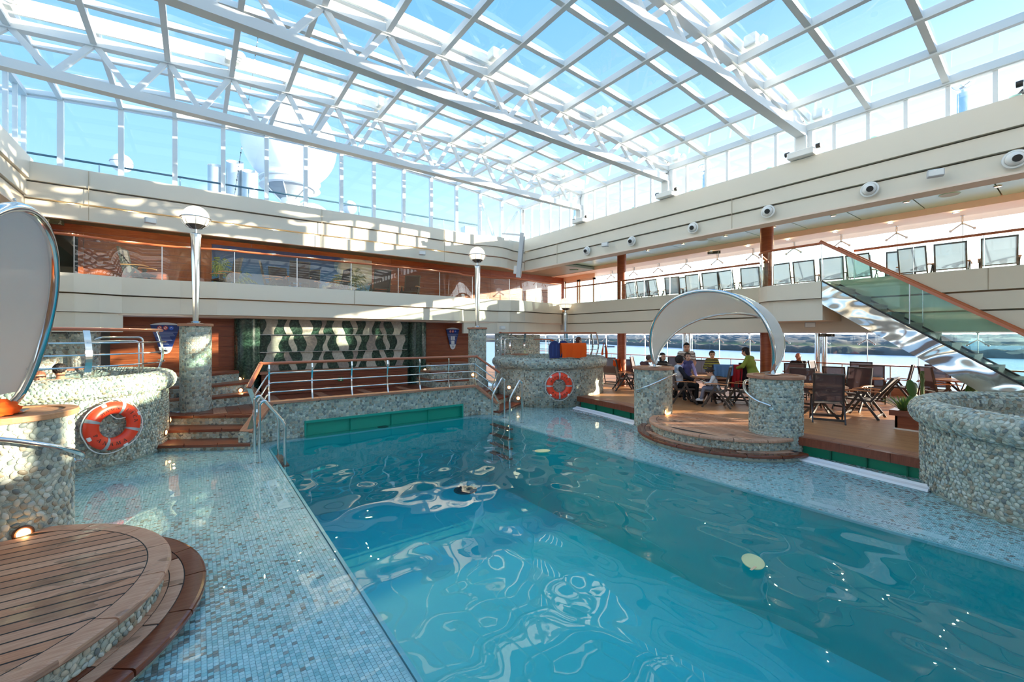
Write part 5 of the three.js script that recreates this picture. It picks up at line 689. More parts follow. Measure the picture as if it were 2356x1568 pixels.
// ---------- tables ----------
{
  const t = thing('round_table', 'round teak table with a drink glass between the families', 'table', [12.12, DECK, -6.62], 0); for (let k = 0; k < 9; k++) { const w = 1.06 / 9, z0 = -0.53 + k * w + 0.003, z1 = z0 + w - 0.006, h = (z) => Math.sqrt(Math.max(0.002, 0.281 - z * z)), p = []; for (let i = 0; i <= 3; i++) p.push([h(mix(z0, z1, i / 3)), mix(z0, z1, i / 3)]); for (let i = 3; i >= 0; i--) p.push([-h(mix(z0, z1, i / 3)), mix(z0, z1, i / 3)]); part(t, 'top_slat', uvm(extrude(p, 0.03, 0.72)), MAT.teakLight); }
  part(t, 'top_rim', new THREE.TorusGeometry(0.525, 0.018, 8, 40).rotateX(Math.PI / 2).translate(0, 0.73, 0), MAT.teak); for (let k = 0; k < 4; k++) { const a = k * Math.PI / 2 + 0.6; part(t, 'leg', bar(V(0.4 * Math.cos(a), 0, 0.4 * Math.sin(a)), V(-0.3 * Math.cos(a), 0.71, -0.3 * Math.sin(a)), 0.03, 0.05), MAT.brownFrame); }
  [[12.04, -3.83, 'round teak table behind the chair nearest the right arch pillar'], [15.4, -3.95, 'round teak table behind the second row of brown chairs'], [16.6, -2.05, 'round table with a black ashtray below the stairs'], [16.3, -5.72, 'round teak table in front of the bald man'], [13.2, -9.0, 'round teak table beside the person in brown behind the arch']].forEach(([x, z, l]) => copyOf(t, [x, DECK, z], 0.4, l));
  const g = thing('drinking_glass', 'clear drinking glass on the round table between the families', 'glass', [12.3, DECK + 0.75, -6.35]); part(g, 'tumbler', new THREE.LatheGeometry([[0, 0], [0.035, 0], [0.045, 0.18], [0.042, 0.18], [0.032, 0.012], [0, 0.012]].map(([r, y]) => new THREE.Vector2(r, y)), 20), glass(0xffffff)); 
  const a = thing('ashtray', 'black round ashtray on the table below the stairs', 'ashtray', [16.5, DECK + 0.75, -2.0]); part(a, 'bowl', new THREE.LatheGeometry([[0, 0], [0.09, 0], [0.11, 0.06], [0.1, 0.06], [0.08, 0.015], [0, 0.015]].map(([r, y]) => new THREE.Vector2(r, y)), 24), MAT.dark);
  const n = thing('menu_holder', 'small metal menu holder on the table behind the second row of chairs', 'holder', [15.3, DECK + 0.75, -3.85], 0.6); part(n, 'tube', [cyl(0.04, 0.04, 0.2, 0, 0, 0, 18), cyl(0.06, 0.06, 0.012, 0, 0, 0, 18)], MAT.steel);
}
// ---------- towels and clothes ----------
function drape(name, label, cat, w, front, back, mat, at, turn, sag = 0.02) { // cloth folded over a bar
  const t = thing(name, label, cat, at, turn), pos = [], idx = [], nx = 26, ny = 30, total = front + back; for (let o = 0; o < 2; o++) for (let j = 0; j <= ny; j++) for (let i = 0; i <= nx; i++) { const u = i / nx - 0.5, s = j / ny * total - back, down = Math.abs(s), r = 0.035, f = Math.min(1, down / 0.3); const fold = 0.022 * f * Math.sin(u * 14 + (s > 0 ? 0 : 2) + down * 2.5) + 0.012 * f * Math.sin(u * 31 + 1); const zz = (s > 0 ? 1 : -1) * (r * Math.min(1, down / 0.03) + 0.03 * f) + fold; pos.push(u * w * (1 - 0.05 * f * Math.sin(down * 4)) + 0.012 * Math.sin(s * 7), -Math.max(0, down - 0.02) * (1 + 0.03 * Math.sin(u * 9)) + (1 - Math.min(1, down / 0.03)) * r - sag * f * Math.cos(u * 3), zz + (o ? 0.007 : -0.007) * (s > 0 ? 1 : -1)); }
  const N = (nx + 1) * (ny + 1); for (const o of [0, N]) for (let j = 0; j < ny; j++) for (let i = 0; i < nx; i++) { const a = o + j * (nx + 1) + i, b = a + nx + 1; idx.push(a, b, a + 1, a + 1, b, b + 1); } const g = new THREE.BufferGeometry(); g.setAttribute('position', new THREE.Float32BufferAttribute(pos, 3)); g.setIndex(idx); g.computeVertexNormals(); part(t, 'cloth', g, mat); return t;
}
drape('towel', 'big orange towel hung over the railing of the back right pebble tub', 'towel', 0.9, 0.44, 0.4, MAT.orange, [9.58, 2.0, -9.69], -0.26); drape('towel', 'orange towel hanging at the right end of the tub railing', 'towel', 0.5, 0.5, 0.4, MAT.orange, [11.45, 1.98, -10.05], 0.75); drape('towel', 'orange towel over the back of a brown deck chair', 'towel', 0.4, 0.4, 0.25, MAT.orange, [12.0, DECK + 1.1, -9.95], 1.13);
{ const t = thing('towel', 'crumpled orange towel on top of the big pebble pillar at the left edge', 'towel', [-1.66, AH + 0.06, -6.28], 0.4), g = new THREE.SphereGeometry(1, 48, 32), p = g.attributes.position; for (let i = 0; i < p.count; i++) { const v = V().fromBufferAttribute(p, i), f = 1 + 0.22 * fbm(v.x * 2.2, v.y * 2.2, v.z * 2.2 + 4, 4); p.setXYZ(i, v.x * 0.26 * f, Math.max(0, (v.y + 0.35) * 0.12 * f), v.z * 0.17 * f); } g.computeVertexNormals(); part(t, 'cloth', g, MAT.orange); }
drape('jacket', 'blue denim jacket over a chair back beside the red jacket', 'jacket', 0.5, 0.3, 0.28, S(0x5b7ba0, 0.9), [12.22, DECK + 1.09, -6.27], -1.1, 0.05); drape('jacket', 'bright red jacket hung on a chair back between denim jacket and dark coat', 'jacket', 0.28, 0.62, 0.4, S(0xb80f1e, 0.6), [12.5, DECK + 1.09, -6.02], -1.15, 0.05); drape('coat', 'dark brown coat over a chair back beside the woman in green', 'coat', 0.34, 0.75, 0.5, S(0x2a1a1c, 0.9), [12.62, DECK + 1.13, -5.84], -1.15, 0.06);
{ const k = thing('kickboard', 'dark blue kickboard standing on the rim of the back right tub, left of its pair', 'kickboard', [8.98, 1.56, -9.92], -0.35), s = new THREE.Shape(); s.moveTo(-0.15, 0); s.lineTo(0.15, 0); s.lineTo(0.17, 0.34); s.quadraticCurveTo(0.16, 0.5, 0, 0.52); s.quadraticCurveTo(-0.16, 0.5, -0.17, 0.34); s.closePath(); part(k, 'board', new THREE.ExtrudeGeometry(s, { depth: 0.03, bevelEnabled: true, bevelSize: 0.01, bevelThickness: 0.01, bevelSegments: 3 }), S(0x1b2f6b, 0.5)); for (const x of [-0.06, 0.05]) part(k, 'groove', box(0.02, 0.36, 0.006, x, 0.24, 0.041), S(0x33508f, 0.5)); copyOf(k, [9.3, 1.57, -9.86], -0.3, 'dark blue kickboard standing on the rim of the back right tub, beside the orange towel'); }
// ---------- planter ----------
{
  const t = thing('planter_box', 'red wood planter box with gravel behind the low pebble tub', 'planter', [12.5, DECK, -1.6]); part(t, 'side_panel', [b6(-0.8, 0.8, 0.02, 0.3, -0.8, -0.76), b6(-0.8, -0.76, 0.02, 0.3, -0.8, 0.8), b6(-0.8, 0.8, 0.02, 0.3, 0.76, 0.8), b6(0.76, 0.8, 0.02, 0.3, -0.8, 0.8)].map((g) => uvm(g)), MAT.red); part(t, 'cap_board', [b6(-0.88, 0.88, 0.29, 0.4, -0.88, -0.7), b6(-0.88, -0.7, 0.29, 0.4, -0.7, 0.7), b6(-0.88, 0.88, 0.29, 0.4, 0.7, 0.88), b6(0.7, 0.88, 0.29, 0.4, -0.7, 0.7)].map((g) => uvm(g)), MAT.teakDark); part(t, 'base_strip', b6(-0.82, 0.82, 0, 0.03, -0.82, 0.82), MAT.soffit);
  const gr = []; for (let i = 0; i < 150; i++) gr.push(stoneGeos[i % 3].clone().scale(rr(0.02, 0.04), 0.018, rr(0.02, 0.035)).rotateY(rr(0, 6)).translate(rr(-0.68, 0.68), 0.36, rr(-0.68, 0.68))); part(t, 'gravel', gr, S(0x8a8078, 0.8)).userData.kind = 'stuff'; part(t, 'soil', b6(-0.72, 0.72, 0.3, 0.355, -0.72, 0.72), S(0x4d4038, 0.9));
  const cm = S(0x54743c, 0.6), cact = (name, l, x, z, pads) => { const c = thing(name, l, 'cactus', [x, DECK + 0.36, z]); pads.map((q) => q.map((v, i) => i < 5 ? v * 1.3 : v)).forEach(([px, py, pz, rx, ry, rot, tw]) => part(c, 'pad', new THREE.SphereGeometry(1, 20, 14).scale(rx, ry, 0.03).translate(0, ry * 0.92, 0).rotateZ(rot).rotateY(tw).translate(px, py, pz), cm)); return c; };
  cact('prickly_pear', 'prickly pear cactus with flat round pads in the planter box', 12.0, -2.15, [[0, 0, 0, 0.11, 0.16, 0.1, -0.6], [-0.03, 0.26, 0, 0.08, 0.14, 0.35, -0.6], [0.08, 0.24, -0.05, 0.09, 0.12, -0.35, -0.4], [0.14, 0.06, -0.08, 0.11, 0.1, -0.7, -0.7], [0.12, 0.36, -0.08, 0.05, 0.07, -0.6, -0.3], [-0.1, 0.02, 0.04, 0.07, 0.07, 0.8, -0.8]]); cact('prickly_pear', 'taller prickly pear cactus at the right end of the planter box', 12.85, -1.4, [[0, 0, 0, 0.13, 0.18, 0, -0.7], [0.02, 0.32, 0, 0.11, 0.14, -0.1, -0.6], [-0.02, 0.56, 0, 0.06, 0.1, 0.15, -0.6], [0.1, 0.28, -0.08, 0.09, 0.1, -0.6, -0.6]]);
  const co = thing('column_cactus', 'slender ribbed column cactus behind the prickly pear', 'cactus', [12.4, DECK + 0.36, -2.1]); for (let k = 0; k < 8; k++) { const a = k / 8 * 6.28; part(co, 'rib', new THREE.CapsuleGeometry(0.011, 0.8, 4, 8).translate(0.02 * Math.cos(a), 0.42, 0.02 * Math.sin(a)), S(0x6f8450, 0.7)); } part(co, 'arm', [new THREE.CapsuleGeometry(0.028, 0.1, 4, 8).rotateZ(-0.9).translate(0.07, 0.62, 0), new THREE.CapsuleGeometry(0.026, 0.1, 4, 8).rotateZ(0.7).translate(-0.06, 0.74, 0)], S(0x6f8450, 0.7));
  const ag = (l, x, z, n, L) => { const p = thing('agave', l, 'plant', [x, DECK + 0.36, z]); for (let k = 0; k < n; k++) { const a = k * 2.4, b = 0.08 + 0.85 * k / n, pts = [0, 0.35, 0.7, 1].map((t) => V(Math.cos(a) * L * t * Math.sin(b) * (1 + 0.25 * t), L * t * Math.cos(b) * (1 - 0.12 * t * t), Math.sin(a) * L * t * Math.sin(b) * (1 + 0.25 * t))); part(p, 'leaf', sweep(new THREE.CatmullRomCurve3(pts).getPoints(6), (t) => { const w = 0.036 * (1 - t * 0.97); return [[-w, 0], [0, 0.006], [w, 0], [0, -0.004]]; }), k % 4 ? cm : S(0xa9b552, 0.6)); } };
  ag('spiky green agave at the front corner of the planter box', 11.78, -2.28, 44, 0.38); ag('small spiky plant in the planter box next to the taller cactus', 13.0, -1.0, 26, 0.3);
}
// ---------- pieces seen at the far left: pebble columns and little stair rails behind the tubs ----------
for (const [sx, nm] of [[-1, 'left'], [1, 'back right']]) { const X = (x) => sx < 0 ? x : mx(x); const t = thing('pebble_column', `pebble-clad column with steps behind the ${nm} tub`, 'column', [X(-2.1), 0, -13.9]); part(t, 'shaft', pebbleCyl(0.28, 2.35), MAT.pebble); part(t, 'wall_panel', uvm(b6(sx * 0.2, sx * 1.9, 0.3, 2.3, -0.3, 0.1)), MAT.pebble); part(t, 'step', uvm(b6(-0.2, 0.6, 1.2, 1.5, 0.3, 0.9)), MAT.pebble); part(t, 'step_cap', uvm(b6(-0.22, 0.62, 1.5, 1.55, 0.28, 0.92)), MAT.teak);
  const r = thing('stair_rail', `short wooden stair rail behind the ${nm} tub`, 'railing'); part(r, 'handrail', pipe([V(X(-4.6), 1.7, -12.9), V(X(-4.0), 2.1, -13.1), V(X(-3.2), 2.13, -13.2)], 0.035, 0.12), MAT.redRail); for (const y of [1.4, 1.65, 1.9]) part(r, 'rail_bar', rod(V(X(-4.7), y, -12.9), V(X(-3.7), y, -12.95), 0.012), MAT.chrome); part(r, 'post', rod(V(X(-3.75), 1.2, -12.95), V(X(-3.75), 2.08, -12.95), 0.02), MAT.chrome); }
// ---------- people: one continuous skin meshed from joined tapered limbs; clothes and hair follow the same body ----------
function nets(f, lo, hi, h) {   // surface nets
  const n = [0, 1, 2].map((k) => Math.ceil((hi[k] - lo[k]) / h) + 2), N = n[0] * n[1] * n[2], F = new Float32Array(N), I = (i, j, k) => (k * n[1] + j) * n[0] + i;
  for (let k = 0; k < n[2]; k++) for (let j = 0; j < n[1]; j++) for (let i = 0; i < n[0]; i++) F[I(i, j, k)] = f(lo[0] + i * h, lo[1] + j * h, lo[2] + k * h);
  const id = new Int32Array(N).fill(-1), pos = [], idx = [], E = [[0, 1], [2, 3], [4, 5], [6, 7], [0, 2], [1, 3], [4, 6], [5, 7], [0, 4], [1, 5], [2, 6], [3, 7]];
  for (let k = 0; k < n[2] - 1; k++) for (let j = 0; j < n[1] - 1; j++) for (let i = 0; i < n[0] - 1; i++) {
    const v = []; for (let c = 0; c < 8; c++) v.push(F[I(i + (c & 1), j + (c >> 1 & 1), k + (c >> 2))]); let m = 0; for (let c = 0; c < 8; c++) if (v[c] < 0) m++; if (m === 0 || m === 8) continue;
    let x = 0, y = 0, z = 0, q = 0; for (const [a, b] of E) if ((v[a] < 0) !== (v[b] < 0)) { const t = v[a] / (v[a] - v[b]); x += mix(a & 1, b & 1, t); y += mix(a >> 1 & 1, b >> 1 & 1, t); z += mix(a >> 2, b >> 2, t); q++; }
    id[I(i, j, k)] = pos.length / 3; pos.push(lo[0] + (i + x / q) * h, lo[1] + (j + y / q) * h, lo[2] + (k + z / q) * h);
  }
  for (let k = 1; k < n[2] - 1; k++) for (let j = 1; j < n[1] - 1; j++) for (let i = 1; i < n[0] - 1; i++) {
    const a = F[I(i, j, k)] < 0; const put = (b, p) => { if (p.some((q) => id[q] < 0)) return; const [A, B, C, D] = p.map((q) => id[q]); b ? idx.push(A, B, C, A, C, D) : idx.push(A, C, B, A, D, C); };
    if (a !== F[I(i + 1, j, k)] < 0) put(a, [I(i, j - 1, k - 1), I(i, j, k - 1), I(i, j, k), I(i, j - 1, k)]); if (a !== F[I(i, j + 1, k)] < 0) put(a, [I(i - 1, j, k - 1), I(i - 1, j, k), I(i, j, k), I(i, j, k - 1)]); if (a !== F[I(i, j, k + 1)] < 0) put(a, [I(i - 1, j - 1, k), I(i, j - 1, k), I(i, j, k), I(i - 1, j, k)]);
  }
  const g = new THREE.BufferGeometry(); g.setAttribute('position', new THREE.Float32BufferAttribute(pos, 3)); g.setIndex(idx); g.computeVertexNormals(); return g;
}
const cap3 = (p, a, b, ra, rb) => { const bx = b[0] - a[0], by = b[1] - a[1], bz = b[2] - a[2], px = p[0] - a[0], py = p[1] - a[1], pz = p[2] - a[2], t = clamp((px * bx + py * by + pz * bz) / (bx * bx + by * by + bz * bz + 1e-9)); return Math.hypot(px - bx * t, py - by * t, pz - bz * t) - mix(ra, rb, t); };
const smin = (a, b, k) => { const h = Math.max(k - Math.abs(a - b), 0) / k; return Math.min(a, b) - h * h * k * 0.25; };
const boneField = (bones, k = 0.035, grow = 0) => (x, y, z) => { let d = 9; for (const [a, b, ra, rb] of bones) { const q = cap3([x, y, z], a, b, ra, rb); d = d > 8 ? q : smin(d, q, k); } return d - grow; };
const bounds = (bones, m) => { const lo = [9, 9, 9], hi = [-9, -9, -9]; for (const [a, b, ra, rb] of bones) for (const [p, r] of [[a, ra], [b, rb]]) for (let k = 0; k < 3; k++) { lo[k] = Math.min(lo[k], p[k] - r - m); hi[k] = Math.max(hi[k], p[k] + r + m); } return [lo, hi]; };
const paint = (g, fn) => { const p = g.attributes.position, c = new Float32Array(p.count * 3), col = new THREE.Color(); for (let i = 0; i < p.count; i++) { col.set(fn(p.getX(i), p.getY(i), p.getZ(i))); c.set([col.r, col.g, col.b], i * 3); } g.setAttribute('color', new THREE.BufferAttribute(c, 3)); return g; };
const skinM = S(0xffffff, 0.55, { vertexColors: true }), clothM = S(0xffffff, 0.85, { vertexColors: true }), hairM = S(0xffffff, 0.6, { vertexColors: true });
// J: joints in metres, facing +z: pelvis, chest, neck, head (centre), look [yaw, pitch], arms and legs as [left, right] lists
function person(o, at, turn) {
  const s = o.size ?? 1, cf = o.head ?? 1, w = o.wide ?? 1, P = o.pelvis, C = o.chest, N = o.neck, Hd = o.headAt, sk = o.skin ?? 0xd9a183, bones = [], legs = [], torso = [], sleeves = [], feet = [];
  const T = [[[P[0] - 0.07 * w, P[1], P[2]], [P[0] + 0.07 * w, P[1], P[2]], 0.105 * w, 0.105 * w], [P, [mix(P[0], C[0], 0.5), mix(P[1], C[1], 0.5), mix(P[2], C[2], 0.5) + 0.01], 0.115 * w, 0.105 * w], [[C[0] - 0.06 * w, C[1] - 0.06, C[2]], [C[0] + 0.06 * w, C[1] - 0.06, C[2]], 0.105 * w, 0.105 * w], [[o.sh[0][0] * 0.9, o.sh[0][1], o.sh[0][2]], [o.sh[1][0] * 0.9, o.sh[1][1], o.sh[1][2]], 0.06, 0.06], [C, N, 0.085, 0.052]];
  torso.push(...T); bones.push(...T, [N, [Hd[0], Hd[1] - 0.04, Hd[2] - 0.01], 0.05 * cf, 0.05 * cf]);
  const hands = [];
  for (const k of [0, 1]) { const S0 = o.sh[k], E0 = o.el[k], W0 = o.wr[k], up = [S0, E0, 0.05 * w, 0.04], fo = [E0, W0, 0.041, 0.027]; bones.push(up, fo); sleeves.push([up, fo]); hands.push([E0, W0, o.grip?.[k] ?? 0.4, k]);
    const A = o.hip[k], K = o.kn[k], F = o.an[k], L = [[A, K, 0.085 * w, 0.055], [K, F, 0.055, 0.036]], D = o.toe?.[k] ?? [0, 0, 0.15], ft = [[F[0], F[1] - 0.035, F[2] - 0.02], [F[0] + D[0], F[1] - 0.045 + D[1], F[2] + D[2]], 0.038, 0.028]; legs.push(...L); feet.push(ft); bones.push(...L, ft); }
  const yaw = o.look?.[0] ?? 0, pit = o.look?.[1] ?? 0, HM = new THREE.Matrix4().makeRotationFromEuler(new THREE.Euler(pit, yaw, 0, 'YXZ')).scale(V(cf, cf, cf)).setPosition(...Hd), HI = HM.clone().invert(), q = V();
  const headF = (x, y, z) => { q.set(x, y, z).applyMatrix4(HI); const X = Math.abs(q.x), e = (ax, ay, az, cx, cy, cz) => { const u = (X - cx) / ax, v = (q.y - cy) / ay, t = (q.z - cz) / az; return (Math.sqrt(u * u + v * v + t * t) - 1) * Math.min(ax, ay, az); }; let d = smin(e(0.077, 0.1, 0.095, 0, 0.03, -0.008), e(0.055, 0.07, 0.065, 0, -0.055, 0.028), 0.04); d = smin(d, cap3([X, q.y, q.z], [0, 0.012, 0.086], [0, -0.028, 0.105], 0.009, 0.015), 0.015); d = smin(d, e(0.012, 0.028, 0.02, 0.079, 0.0, -0.01), 0.008); d = Math.max(d, -e(0.02, 0.013, 0.016, 0.032, 0.014, 0.098)); d = smin(d, e(0.024, 0.009, 0.012, 0, -0.058, 0.088), 0.01); return d * cf; };
  const bf = boneField(bones), [lo, hi] = bounds(bones, 0.03), gb = nets(bf, lo, hi, 0.015), hb = 0.16 * cf, gh = nets(headF, [Hd[0] - hb, Hd[1] - hb, Hd[2] - hb], [Hd[0] + hb, Hd[1] + hb, Hd[2] + hb], 0.0075);
  const dark = new THREE.Color(sk).multiplyScalar(0.25).getHex(), lip = new THREE.Color(sk).lerp(new THREE.Color(0xa03a3a), 0.5).getHex();
  paint(gh, (x, y, z) => { q.set(x, y, z).applyMatrix4(HI); const X = Math.abs(q.x); if (q.z > 0.05 && Math.hypot((X - 0.032) / 0.017, (q.y - 0.014) / 0.008) < 1) return 0x2a1f1a; if (q.z > 0.05 && Math.abs(q.y - 0.036 + X * 0.1) < 0.006 && X > 0.014 && X < 0.05) return dark; if (q.z > 0.06 && Math.hypot(q.x / 0.026, (q.y + 0.058) / 0.009) < 1) return lip; return sk; }); paint(gb, () => sk);
  const hg = []; for (const [E0, W0, grip, k] of hands) { const d = V(W0[0] - E0[0], W0[1] - E0[1], W0[2] - E0[2]).normalize(), side = V(0, 0, 1).cross(d); if (side.lengthSq() < 0.02) side.set(1, 0, 0); side.normalize().multiplyScalar(k ? 1 : -1); const nrm = d.clone().cross(side).normalize(); if (nrm.y > 0 && Math.abs(d.y) < 0.7) nrm.negate(); const h = s < 0.85 ? 0.78 : 1, at2 = (f, sd, n) => [W0[0] + (d.x * f + side.x * sd + nrm.x * n) * h, W0[1] + (d.y * f + side.y * sd + nrm.y * n) * h, W0[2] + (d.z * f + side.z * sd + nrm.z * n) * h], B = [[at2(0, 0, 0), at2(0.075, 0.018, 0), 0.025 * h, 0.02 * h], [at2(0, 0, 0), at2(0.075, -0.02, 0), 0.025 * h, 0.019 * h]]; [[-0.032, 0.055], [-0.011, 0.07], [0.011, 0.075], [0.032, 0.065]].forEach(([sd, L]) => { const m = at2(0.085 + L * 0.55, sd * 1.1, grip * L * 0.35); B.push([at2(0.075, sd, 0), m, 0.0092 * h, 0.0085 * h], [m, at2(0.085 + L * (1 - 0.45 * grip), sd * 1.12, grip * L * 1.05), 0.0085 * h, 0.007 * h]); }); const tm = at2(0.065, 0.055, 0.012); B.push([at2(0.02, 0.025, 0.005), tm, 0.013 * h, 0.0105 * h], [tm, at2(0.1, 0.058, 0.024), 0.0105 * h, 0.008 * h]); const [l2, h2] = bounds(B, 0.012); hg.push(paint(nets(boneField(B, 0.008), l2, h2, 0.006), () => sk)); }
  const t = thing('person', o.label, 'person', at, turn); const all = [gb, gh, ...hg].map((g) => g.toNonIndexed()); part(t, 'body', mergeGeometries(all), skinM);
  const wear = (name, list, grow, fn, cut) => { if (!list.length) return; const f0 = boneField(list, 0.035, grow), [l, h] = bounds(list, grow + 0.03), g = nets(cut ? (x, y, z) => Math.max(f0(x, y, z), cut(x, y, z)) : f0, l, h, 0.014); part(t, name, paint(g, typeof fn === 'function' ? fn : () => fn), clothM); };
  const slv = o.sleeve === 'none' ? [] : o.sleeve === 'short' ? sleeves.map(([u]) => [u[0], [mix(u[0][0], u[1][0], 0.6), mix(u[0][1], u[1][1], 0.6), mix(u[0][2], u[1][2], 0.6)], u[2], 0.046]) : sleeves.flatMap(([u, f]) => [u, [f[0], [mix(f[0][0], f[1][0], 0.9), mix(f[0][1], f[1][1], 0.9), mix(f[0][2], f[1][2], 0.9)], f[2], 0.03]]);
  if (o.shirt !== undefined) wear('shirt', o.vest ? torso : [...torso, ...slv], 0.016, o.shirt, (x, y, z) => { const dx = x - N[0], dy = y - N[1], dz = z - N[2]; return 0.052 * cf - Math.hypot(dx, dy * 0.7 - 0.02, dz); });
  if (o.vest) wear('sleeves', slv, 0.014, o.vest);
  if (o.trousers !== undefined) wear('trousers', [T[0], ...legs], 0.014, o.trousers); if (o.shoes !== undefined) wear('shoes', feet, 0.012, o.shoes);
  if (o.hair !== undefined) { const hl = o.hairLen ?? 0, hf = (x, y, z) => { q.set(x, y, z).applyMatrix4(HI); const e = (ax, ay, az, cx, cy, cz) => { const u = (q.x - cx) / ax, v = (q.y - cy) / ay, w2 = (q.z - cz) / az; return (Math.sqrt(u * u + v * v + w2 * w2) - 1) * Math.min(ax, ay, az); }; const n = 0.007 * noise(q.x * 45, q.y * 45, q.z * 45); let d = e(0.09, 0.098, 0.106, 0, 0.042, -0.018); if (hl > 0) d = smin(d, e(0.088, 0.075 + hl * 0.5, 0.06, 0, 0.02 - hl * 0.5, -0.05), 0.03); if (o.ponytail) d = smin(d, cap3([q.x, q.y, q.z], [0, 0.06, -0.11], [0, -0.14, -0.16], 0.028, 0.018), 0.02); if (o.curly) d = smin(d, e(0.115, 0.12, 0.115, 0, 0.03, -0.025), 0.02) + 0.012 * noise(q.x * 30, q.y * 30, q.z * 30); const face = Math.max(0.03 - q.z, q.y - (o.fringe ?? 0.062), Math.abs(q.x) - 0.075), cutF = -face; const nape = hl || o.curly ? -1 : -0.045 - q.y; return Math.max(d + n, Math.max(-0.0 + (face < 0 ? -face : -1), nape)) * cf; }; const R = 0.22 * cf + hl; part(t, 'hair', paint(nets(hf, [Hd[0] - R, Hd[1] - R - hl, Hd[2] - R], [Hd[0] + R, Hd[1] + R, Hd[2] + R], 0.009), () => o.hair), hairM); }
  t.scale.setScalar(s); if (at[0] > 11) t.rotation.y += Math.atan2(at[0], at[2]) - 2.504; return t;
}
const stand = (o = {}) => ({ pelvis: [0, 0.93, 0], chest: [0, 1.28, 0.01], neck: [0, 1.45, 0.02], headAt: [0, 1.59, 0.05], sh: [[-0.175, 1.39, 0], [0.175, 1.39, 0]], el: [[-0.24, 1.12, -0.02], [0.24, 1.12, -0.02]], wr: [[-0.24, 0.88, 0.08], [0.24, 0.88, 0.08]], hip: [[-0.09, 0.9, 0], [0.09, 0.9, 0]], kn: [[-0.1, 0.5, 0.02], [0.1, 0.5, 0.02]], an: [[-0.1, 0.085, -0.02], [0.1, 0.085, -0.02]], ...o });
const sit = (o = {}) => ({ pelvis: [0, 0.55, -0.1], chest: [0, 0.92, -0.12], neck: [0, 1.08, -0.1], headAt: [0, 1.23, -0.06], sh: [[-0.18, 1.02, -0.11], [0.18, 1.02, -0.11]], el: [[-0.25, 0.77, 0.0], [0.25, 0.77, 0.0]], wr: [[-0.13, 0.68, 0.22], [0.13, 0.68, 0.22]], hip: [[-0.09, 0.54, -0.08], [0.09, 0.54, -0.08]], kn: [[-0.11, 0.53, 0.36], [0.11, 0.53, 0.36]], an: [[-0.11, 0.09, 0.36], [0.11, 0.09, 0.36]], ...o });
const stripes = (a, b, f, ph = 0) => (x, y, z) => Math.sin(y * f + ph) > 0 ? a : b;
// man leaning on the chair with both hands, behind the girl
person(stand({ label: 'man in a striped short-sleeved shirt leaning forward behind the girl in purple', size: 1.06, chest: [0, 1.2, 0.16], neck: [0, 1.36, 0.24], headAt: [0, 1.49, 0.3], sh: [[-0.175, 1.3, 0.2], [0.175, 1.3, 0.2]], el: [[-0.23, 1.04, 0.22], [0.23, 1.04, 0.22]], wr: [[-0.17, 0.82, 0.33], [0.17, 0.82, 0.33]], look: [0.05, 0.15], sleeve: 'short', wide: 0.98, shirt: (x, y, z) => { const q = Math.sin((y + z * 0.4) * 75); return q > 0.35 ? 0xe6d9cc : q > -0.4 ? 0xb49a88 : 0x8d7466; }, trousers: 0x3a3a44, shoes: 0x2a2422, hair: 0x1c1412, fringe: 0.075, skin: 0xcf9273 }), [12.55, DECK, -7.65], -0.54);
person(stand({ label: 'girl in a purple pinafore over a lilac top standing at the round table', size: 0.82, head: 1.17, headAt: [0, 1.6, 0.05], wide: 0.9, sh: [[-0.15, 1.39, 0], [0.15, 1.39, 0]], shirt: (x, y, z) => 0x55507f, vest: 0xb9a9d8, trousers: 0x23222e, shoes: 0x2a2422, hair: 0x3a2a22, hairLen: 0.05, fringe: 0.07, skin: 0xe0a98c, el: [[-0.24, 1.12, 0.02], [0.24, 1.14, 0.03]], wr: [[-0.22, 0.95, 0.2], [0.26, 0.9, 0.18]] }), [11.9, DECK, -7.2], -0.3);
person(stand({ label: 'boy in a yellow and brown striped jumper standing behind the round table', size: 0.84, head: 1.16, sh: [[-0.155, 1.39, 0], [0.155, 1.39, 0]], wide: 0.95, headAt: [0, 1.6, 0.05], shirt: stripes(0xa9a04a, 0x54483c, 70), trousers: 0x33384a, shoes: 0x2a2422, hair: 0x2a1c16, fringe: 0.07, skin: 0xd9a07c, el: [[-0.25, 1.13, 0.05], [0.25, 1.13, 0.05]], wr: [[-0.12, 1.03, 0.24], [0.12, 1.03, 0.24]] }), [12.95, DECK, -7.0], -0.5);
person(stand({ label: 'woman in a lime green jumper with a dark bob leaning over the table', size: 0.95, chest: [0, 1.27, 0.08], neck: [0, 1.43, 0.15], headAt: [0, 1.56, 0.22], sh: [[-0.165, 1.36, 0.1], [0.165, 1.36, 0.1]], el: [[-0.24, 1.14, 0.22], [0.24, 1.14, 0.22]], wr: [[-0.1, 1.06, 0.42], [0.1, 1.06, 0.42]], look: [0, 0.3], wide: 1.12, shirt: 0x8f9a3c, trousers: 0x2a2a33, shoes: 0x201c1c, hair: 0x1d1016, hairLen: 0.09, fringe: 0.07, skin: 0xd79a80 }), [12.62, DECK, -5.62], -2.5);
person(sit({ label: 'dark curly haired woman in a white vest and navy sleeves sitting', size: 1.0, shirt: 0xdfe3ee, vest: 0x171c2c, trousers: 0x151417, shoes: 0x141212, hair: 0x241614, curly: true, fringe: 0.075, look: [0.35, 0.1], el: [[-0.25, 0.8, 0.02], [0.25, 0.78, 0.0]], wr: [[-0.1, 0.68, 0.28], [0.12, 0.66, 0.28]] }), [11.26, DECK, -6.97], 1.18);
